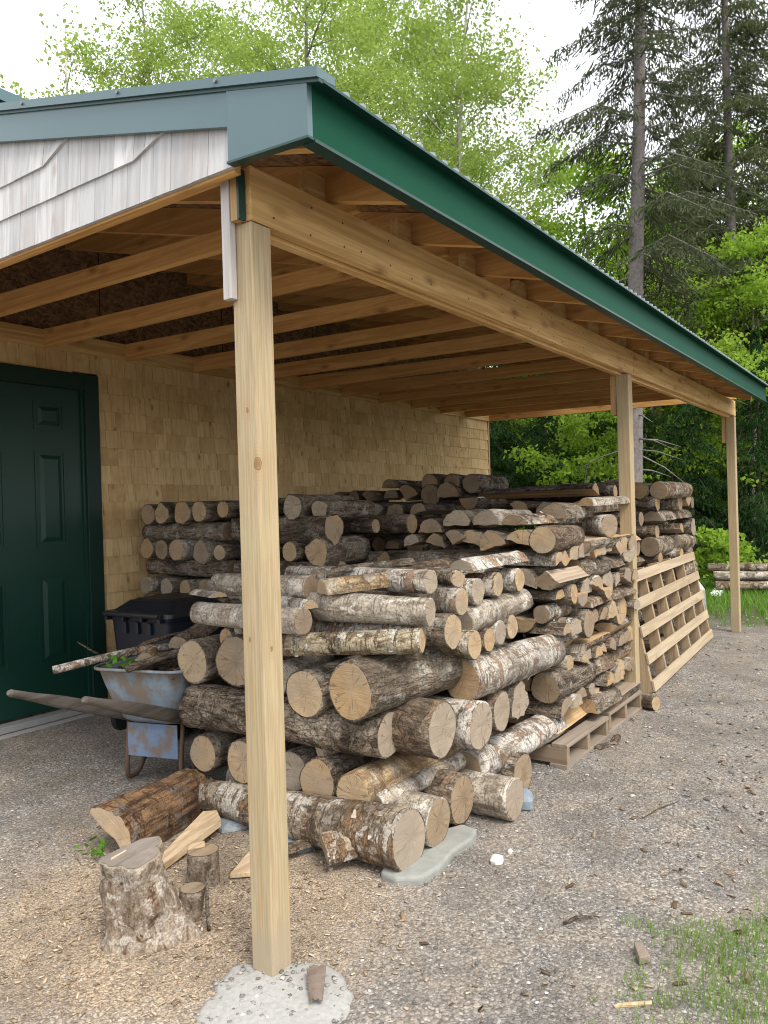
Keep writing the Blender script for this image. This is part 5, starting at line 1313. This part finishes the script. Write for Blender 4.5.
def conifer(name, seed, H, z0, rad, barkm, leafm, tr=.15, whorls=22, per=5, tuft=26, sparse=0., tw=.05, dead=8, topr=.12):
    q = random.Random(seed); r_ = np.random.RandomState(seed); t = MB(); root = empty(name)
    P = [Vector((.05*noise.noise((i*.4, seed, 0)), .05*noise.noise((i*.4, seed, 5)), H*i/10)) for i in range(11)]
    t.tube(P, [tr*(1-.9*i/10) for i in range(11)], 10); Q = []
    for k in range(dead):
        z = z0*(.35+.65*q.random()); az = q.uniform(0, 6.28); a = Vector((0, 0, z)); d = Vector((math.cos(az), math.sin(az), q.uniform(-.5, .1))); ln = q.uniform(.3, 1.)*rad*.55
        t.tube([a, a+d*ln*.5, a+d*ln+Vector((0, 0, -.12*ln))], [.018, .012, .004], 5)
    for w_ in range(whorls):
        f = w_/(whorls-1); z = z0+(H-z0)*f
        R0 = rad*((1-f)**.8+topr*.3)
        for k in range(per):
            if q.random() < sparse: continue
            az = q.uniform(0, 6.28); ln = R0*q.uniform(.55, 1.1); a = Vector((0, 0, z+q.uniform(-.15, .15)))
            h = Vector((math.cos(az), math.sin(az), 0)); b = a+h*ln*.45+Vector((0, 0, -.02*ln)); c = a+h*ln+Vector((0, 0, -.36*ln))
            t.tube([a, b, c], [.022*(1-.6*f), .014*(1-.6*f), .004], 5, cap=False)
            sd_ = Vector((-h.y, h.x, 0)); m_ = max(5, int(tuft*ln/rad))
            for j in range(m_):
                g_ = .15+.85*j/m_; p = a.lerp(b, g_*2) if g_ < .5 else b.lerp(c, g_*2-1)
                for sg in (-1, 1):
                    wl_ = ln*.42*(1.15-g_)*q.uniform(.5, 1.15)+.06; e = p+(h*.55+sd_*sg).normalized()*wl_+Vector((0, 0, -.5*wl_-q.uniform(0, .12)))
                    for u_ in range(6):
                        ax = (e-p)/6; pc = p+ax*(u_+.5)+Vector((q.uniform(-.03, .03), q.uniform(-.03, .03), q.uniform(-.04, .02)))
                        A = np.array(ax)*.55 + np.array([q.gauss(0, .018), q.gauss(0, .018), q.gauss(-.012, .018)]); Bv = np.cross(A, [q.gauss(0, 1), q.gauss(0, 1), q.gauss(0, 1)]); Bv = Bv/(np.linalg.norm(Bv)+1e-6)*tw*q.uniform(.6, 1.2)
                        pc = np.array(pc); Q.append([pc-A, pc-Bv, pc+A, pc+Bv])
                        A2 = A*.8+np.array([q.gauss(0, .03), q.gauss(0, .03), q.gauss(-.02, .03)]); B2 = np.cross(A2, [q.gauss(0, 1), q.gauss(0, 1), q.gauss(0, 1)]); B2 = B2/(np.linalg.norm(B2)+1e-6)*tw*q.uniform(.6, 1.2); p2_ = pc+np.array([q.gauss(0, .035), q.gauss(0, .035), q.gauss(-.02, .03)]); Q.append([p2_-A2, p2_-B2, p2_+A2, p2_+B2])
    t.build('trunk', barkm, root, smooth=True); quads('crown', Q, leafm, root); return root
LM = dict(
    birch=leafmat('spring_birch_leaf', (.33, .46, .09), (.44, .55, .15), .55),
    maple=leafmat('bright_maple_leaf', (.28, .46, .05), (.40, .56, .09), .55),
    mid=leafmat('mid_green_leaf', (.12, .25, .035), (.21, .37, .06), .5),
    spruce=leafmat('spruce_needles', (.075, .09, .05), (.11, .13, .065), .3),
    spruce2=leafmat('olive_spruce_needles', (.085, .105, .048), (.13, .155, .07), .3),
    hem=leafmat('hemlock_needles', (.030, .075, .024), (.06, .13, .036), .3),
    bud=leafmat('brown_budding_leaf', (.16, .13, .05), (.22, .20, .08), .4))
BASE = {}
BASE['birchA'] = broadleaf('birch_tree', 11, 15, 3.5, 3.9, 42000, .046, TREEBARK['birch'], LM['birch'], .13, .8, 24, 1., .66)
BASE['birchB'] = broadleaf('birch_tree', 12, 14, 4.2, 3.3, 32000, .045, TREEBARK['grey'], LM['birch'], .15, .5, 22, 1., .62)
BASE['sparse'] = broadleaf('birch_tree', 13, 13, 3.5, 2.2, 2600, .060, TREEBARK['birch'], LM['birch'], .12, 1.0, 14, 1., .40)
BASE['maple'] = broadleaf('maple_tree', 14, 9, 1.2, 2.6, 22000, .060, TREEBARK['grey'], LM['maple'], .09, .4, 20, 1., .50)
BASE['sap'] = broadleaf('maple_sapling', 15, 4.2, .35, 1.5, 5200, .058, TREEBARK['grey'], LM['maple'], .03, .3, 14, 1., .34)
BASE['mid'] = broadleaf('young_tree', 16, 6.5, .5, 2.0, 9000, .07, TREEBARK['grey'], LM['mid'], .06, .4, 18, 1., .45)
BASE['bud'] = broadleaf('budding_tree', 17, 13, 5, 2.6, 5200, .055, TREEBARK['grey'], LM['bud'], .12, .6, 18, 1., .5)
BASE['spruce'] = conifer('spruce_tree', 21, 17, 5.2, 2.3, TREEBARK['grey'], LM['spruce'], .17, 30, 5, 22, .22, .013, 24)
BASE['spruceD'] = conifer('spruce_tree', 22, 18, 5.0, 2.6, TREEBARK['grey'], LM['spruce2'], .16, 40, 7, 22, .10, .014, 10)
BASE['hem'] = conifer('hemlock_tree', 23, 7.5, .3, 2.2, TREEBARK['dark'], LM['hem'], .09, 24, 6, 18, .05, .016, 0)
BASE['pole'] = broadleaf('slender_tree', 18, 6.5, 4.2, 1.0, 900, .05, TREEBARK['grey'], LM['maple'], .065, .2, 8, 1., .4)
used = set()
def plant(kind, px, d, lab, group, s=1., rz=0., dz=0., tilt=0.):
    src = BASE[kind]
    if kind not in used: used.add(kind); r_ = src
    else:
        r_ = src.copy(); COL.objects.link(r_)
        for ch in list(src.children):
            c = ch.copy(); COL.objects.link(c); c.parent = r_
    p = spot(px, d); r_.location = (p.x, p.y, gz(p.x, p.y)-.05+dz); r_.rotation_euler = (Matrix.Rotation(tilt, 3, up.cross(rt)) @ Matrix.Rotation(rz, 3, 'Z')).to_euler(); r_.scale = (s, s, s)
    tag(r_, lab, 'tree', group); return r_
GB, GS, GM, GU = 'bright birches behind the garage', 'tall spruces behind the drive', 'bright young maples beyond the shed', 'dark understory trees beyond the shed'
for a in (('birchA', 455, 19, 'leafy bright birch at the right edge of the birches above the roof', GB, 1.0, .3), ('birchA', 385, 22, 'tall leafy birch just left of the rightmost birch', GB, 1.1, 2.1),
          ('birchB', 315, 18, 'leafy birch above the roof corner with grey trunk', GB, 1.05, 1.), ('birchA', 250, 23, 'pale-trunked birch left of the roof corner', GB, 1.05, 4.),
          ('birchB', 178, 19, 'birch with dark leaning trunk above the gable', GB, 1.0, 3.2), ('sparse', 82, 17, 'thin pale-trunked birch nearly bare at the upper left', GB, 1.0, .6),
          ('sparse', 118, 23, 'sparse birch between the bare birch and the leaning trunk', GB, 1.0, 2.6), ('bud', -10, 24, 'brownish budding tree at the far upper left', GB, .78, .0),
          ('birchB', 345, 30, 'far birch filling the gap behind the roof corner', GB, 1.3, 5.), ('birchA', 430, 31, 'far leafy birch behind the right birches', GB, 1.1, 1.4), ('birchB', 215, 31, 'far birch behind the gable birches', GB, 1.15, 2.2),
          ('spruce', 628, 13, 'tall spruce with long bare grey trunk and drooping upper branches', GS, 1.0, .4, 0., RAD(2.6)),
          ('spruceD', 738, 16.5, 'dense olive spruce on the right with trunk showing', GS, 1.0, 1.), ('spruceD', 840, 17, 'dense spruce at the right edge of the picture', GS, 1.05, 2.4),
          ('maple', 698, 27, 'tall far maple between the bare-trunked and dense spruces', GM, 1.5, 3.6), ('spruce', 870, 19, 'thin spruce outside right of the dense ones', GS, 1.1, 5.),
          ('maple', 603, 22, 'bright maple left of the bare spruce trunk', GM, 1.22, .5), ('maple', 668, 20, 'bright maple right of the bare spruce trunk', GM, .95, 2.), ('maple', 752, 15, 'bright maple at the right edge below the dense spruce', GM, .74, 4.), ('maple', 545, 30, 'far bright maple at the gap beside the birches', GM, 1.0, 1.), ('maple', 640, 33, 'far bright maple behind the bare trunk', GM, 1.3, 3.),
          ('maple', 795, 21, 'bright maple right of the last post, outer one', GM, 1.0, 5.),
          ('sap', 520, 18, 'leafy sapling seen past the far end of the shingle wall', GM, .85, .2), ('sap', 585, 14.5, 'leafy sapling left of the second post', GM, .8, 1.6), ('sap', 668, 16, 'bright sapling right of the second post', GM, .95, 3.), ('sap', 706, 17, 'bright sapling left of the last post', GM, .85, 4.4), ('sap', 770, 16, 'bright sapling right of the last post', GM, .9, .9),
          ('mid', 510, 19, 'mid-green tree in the gap beyond the wall', GU, .9, 1.), ('mid', 610, 19, 'mid-green tree behind the second post', GU, .9, 3.), ('mid', 725, 19, 'mid-green tree behind the last post', GU, .9, 5.), ('mid', 785, 18, 'mid-green tree at the right border', GU, 1., 2.),
          ('hem', 490, 17, 'dark hemlock close beside the far wall end', GU, .9, .5), ('hem', 548, 16, 'dark hemlock left of the second post', GU, .62, 2.), ('hem', 628, 15.5, 'dark hemlock behind the slender trunks', GU, .68, 4.), ('hem', 692, 14.5, 'dark hemlock left of the last post', GU, .62, 1.2), ('hem', 760, 14, 'dark hemlock right of the last post', GU, .6, 3.3), ('hem', 820, 17, 'dark hemlock outside the right border', GU, 1., 5.), ('hem', 440, 24, 'dark hemlock behind the garage end', GU, 1.1, 5.),
          ('pole', 646, 16, 'slender grey trunk nearest the second post', GU, 1., .3), ('pole', 655, 17, 'slender grey trunk second right of the second post', GU, 1., 1.5), ('pole', 664, 16.5, 'slender grey trunk third right of the second post', GU, 1.05, 2.7), ('pole', 672, 18, 'slender grey trunk fourth right of the second post', GU, 1., 4.), ('pole', 742, 16, 'single slender trunk beside the last post', GU, 1., 5.)):
    plant(*a)
# small bush by the far logs
bsh = broadleaf('bush', 33, .9, .05, .5, 1800, .045, TREEBARK['dark'], LM['maple'], .015, .05, 12, 1., .16); p_ = spot(722, 12.2); bsh.location = (p_.x, p_.y, gz(p_.x, p_.y)); tag(bsh, 'small bright bush in front of the dark trees by the last post', 'bush')
# the wood behind, one mass
r_ = np.random.RandomState(99); n = 52000
th = r_.uniform(-.95, .80, n); rad_ = r_.uniform(30, 46, n); hz = r_.rand(n)
base_h = 6.5+2.5*np.array([noise.noise((t*7, 3, 1)) for t in th]); 
right = np.clip((th+.25)/.3, 0, 1)       # towards the garage side the wood is lower
C = np.stack([CAM.x + rad_*np.cos(yaw-0+th*1.0), CAM.y + rad_*np.sin(yaw+th*1.0), hz**1.1*base_h], -1)
M['wood_mass'] = leafmat('far_wood_leaves', (.025, .06, .016), (.07, .14, .03), .25)
o = quads('far_woods', leafcloud(C, .34, r_, .2), M['wood_mass']); tag(o, 'dark wood closing the view behind the trees', 'woods', kind='stuff')
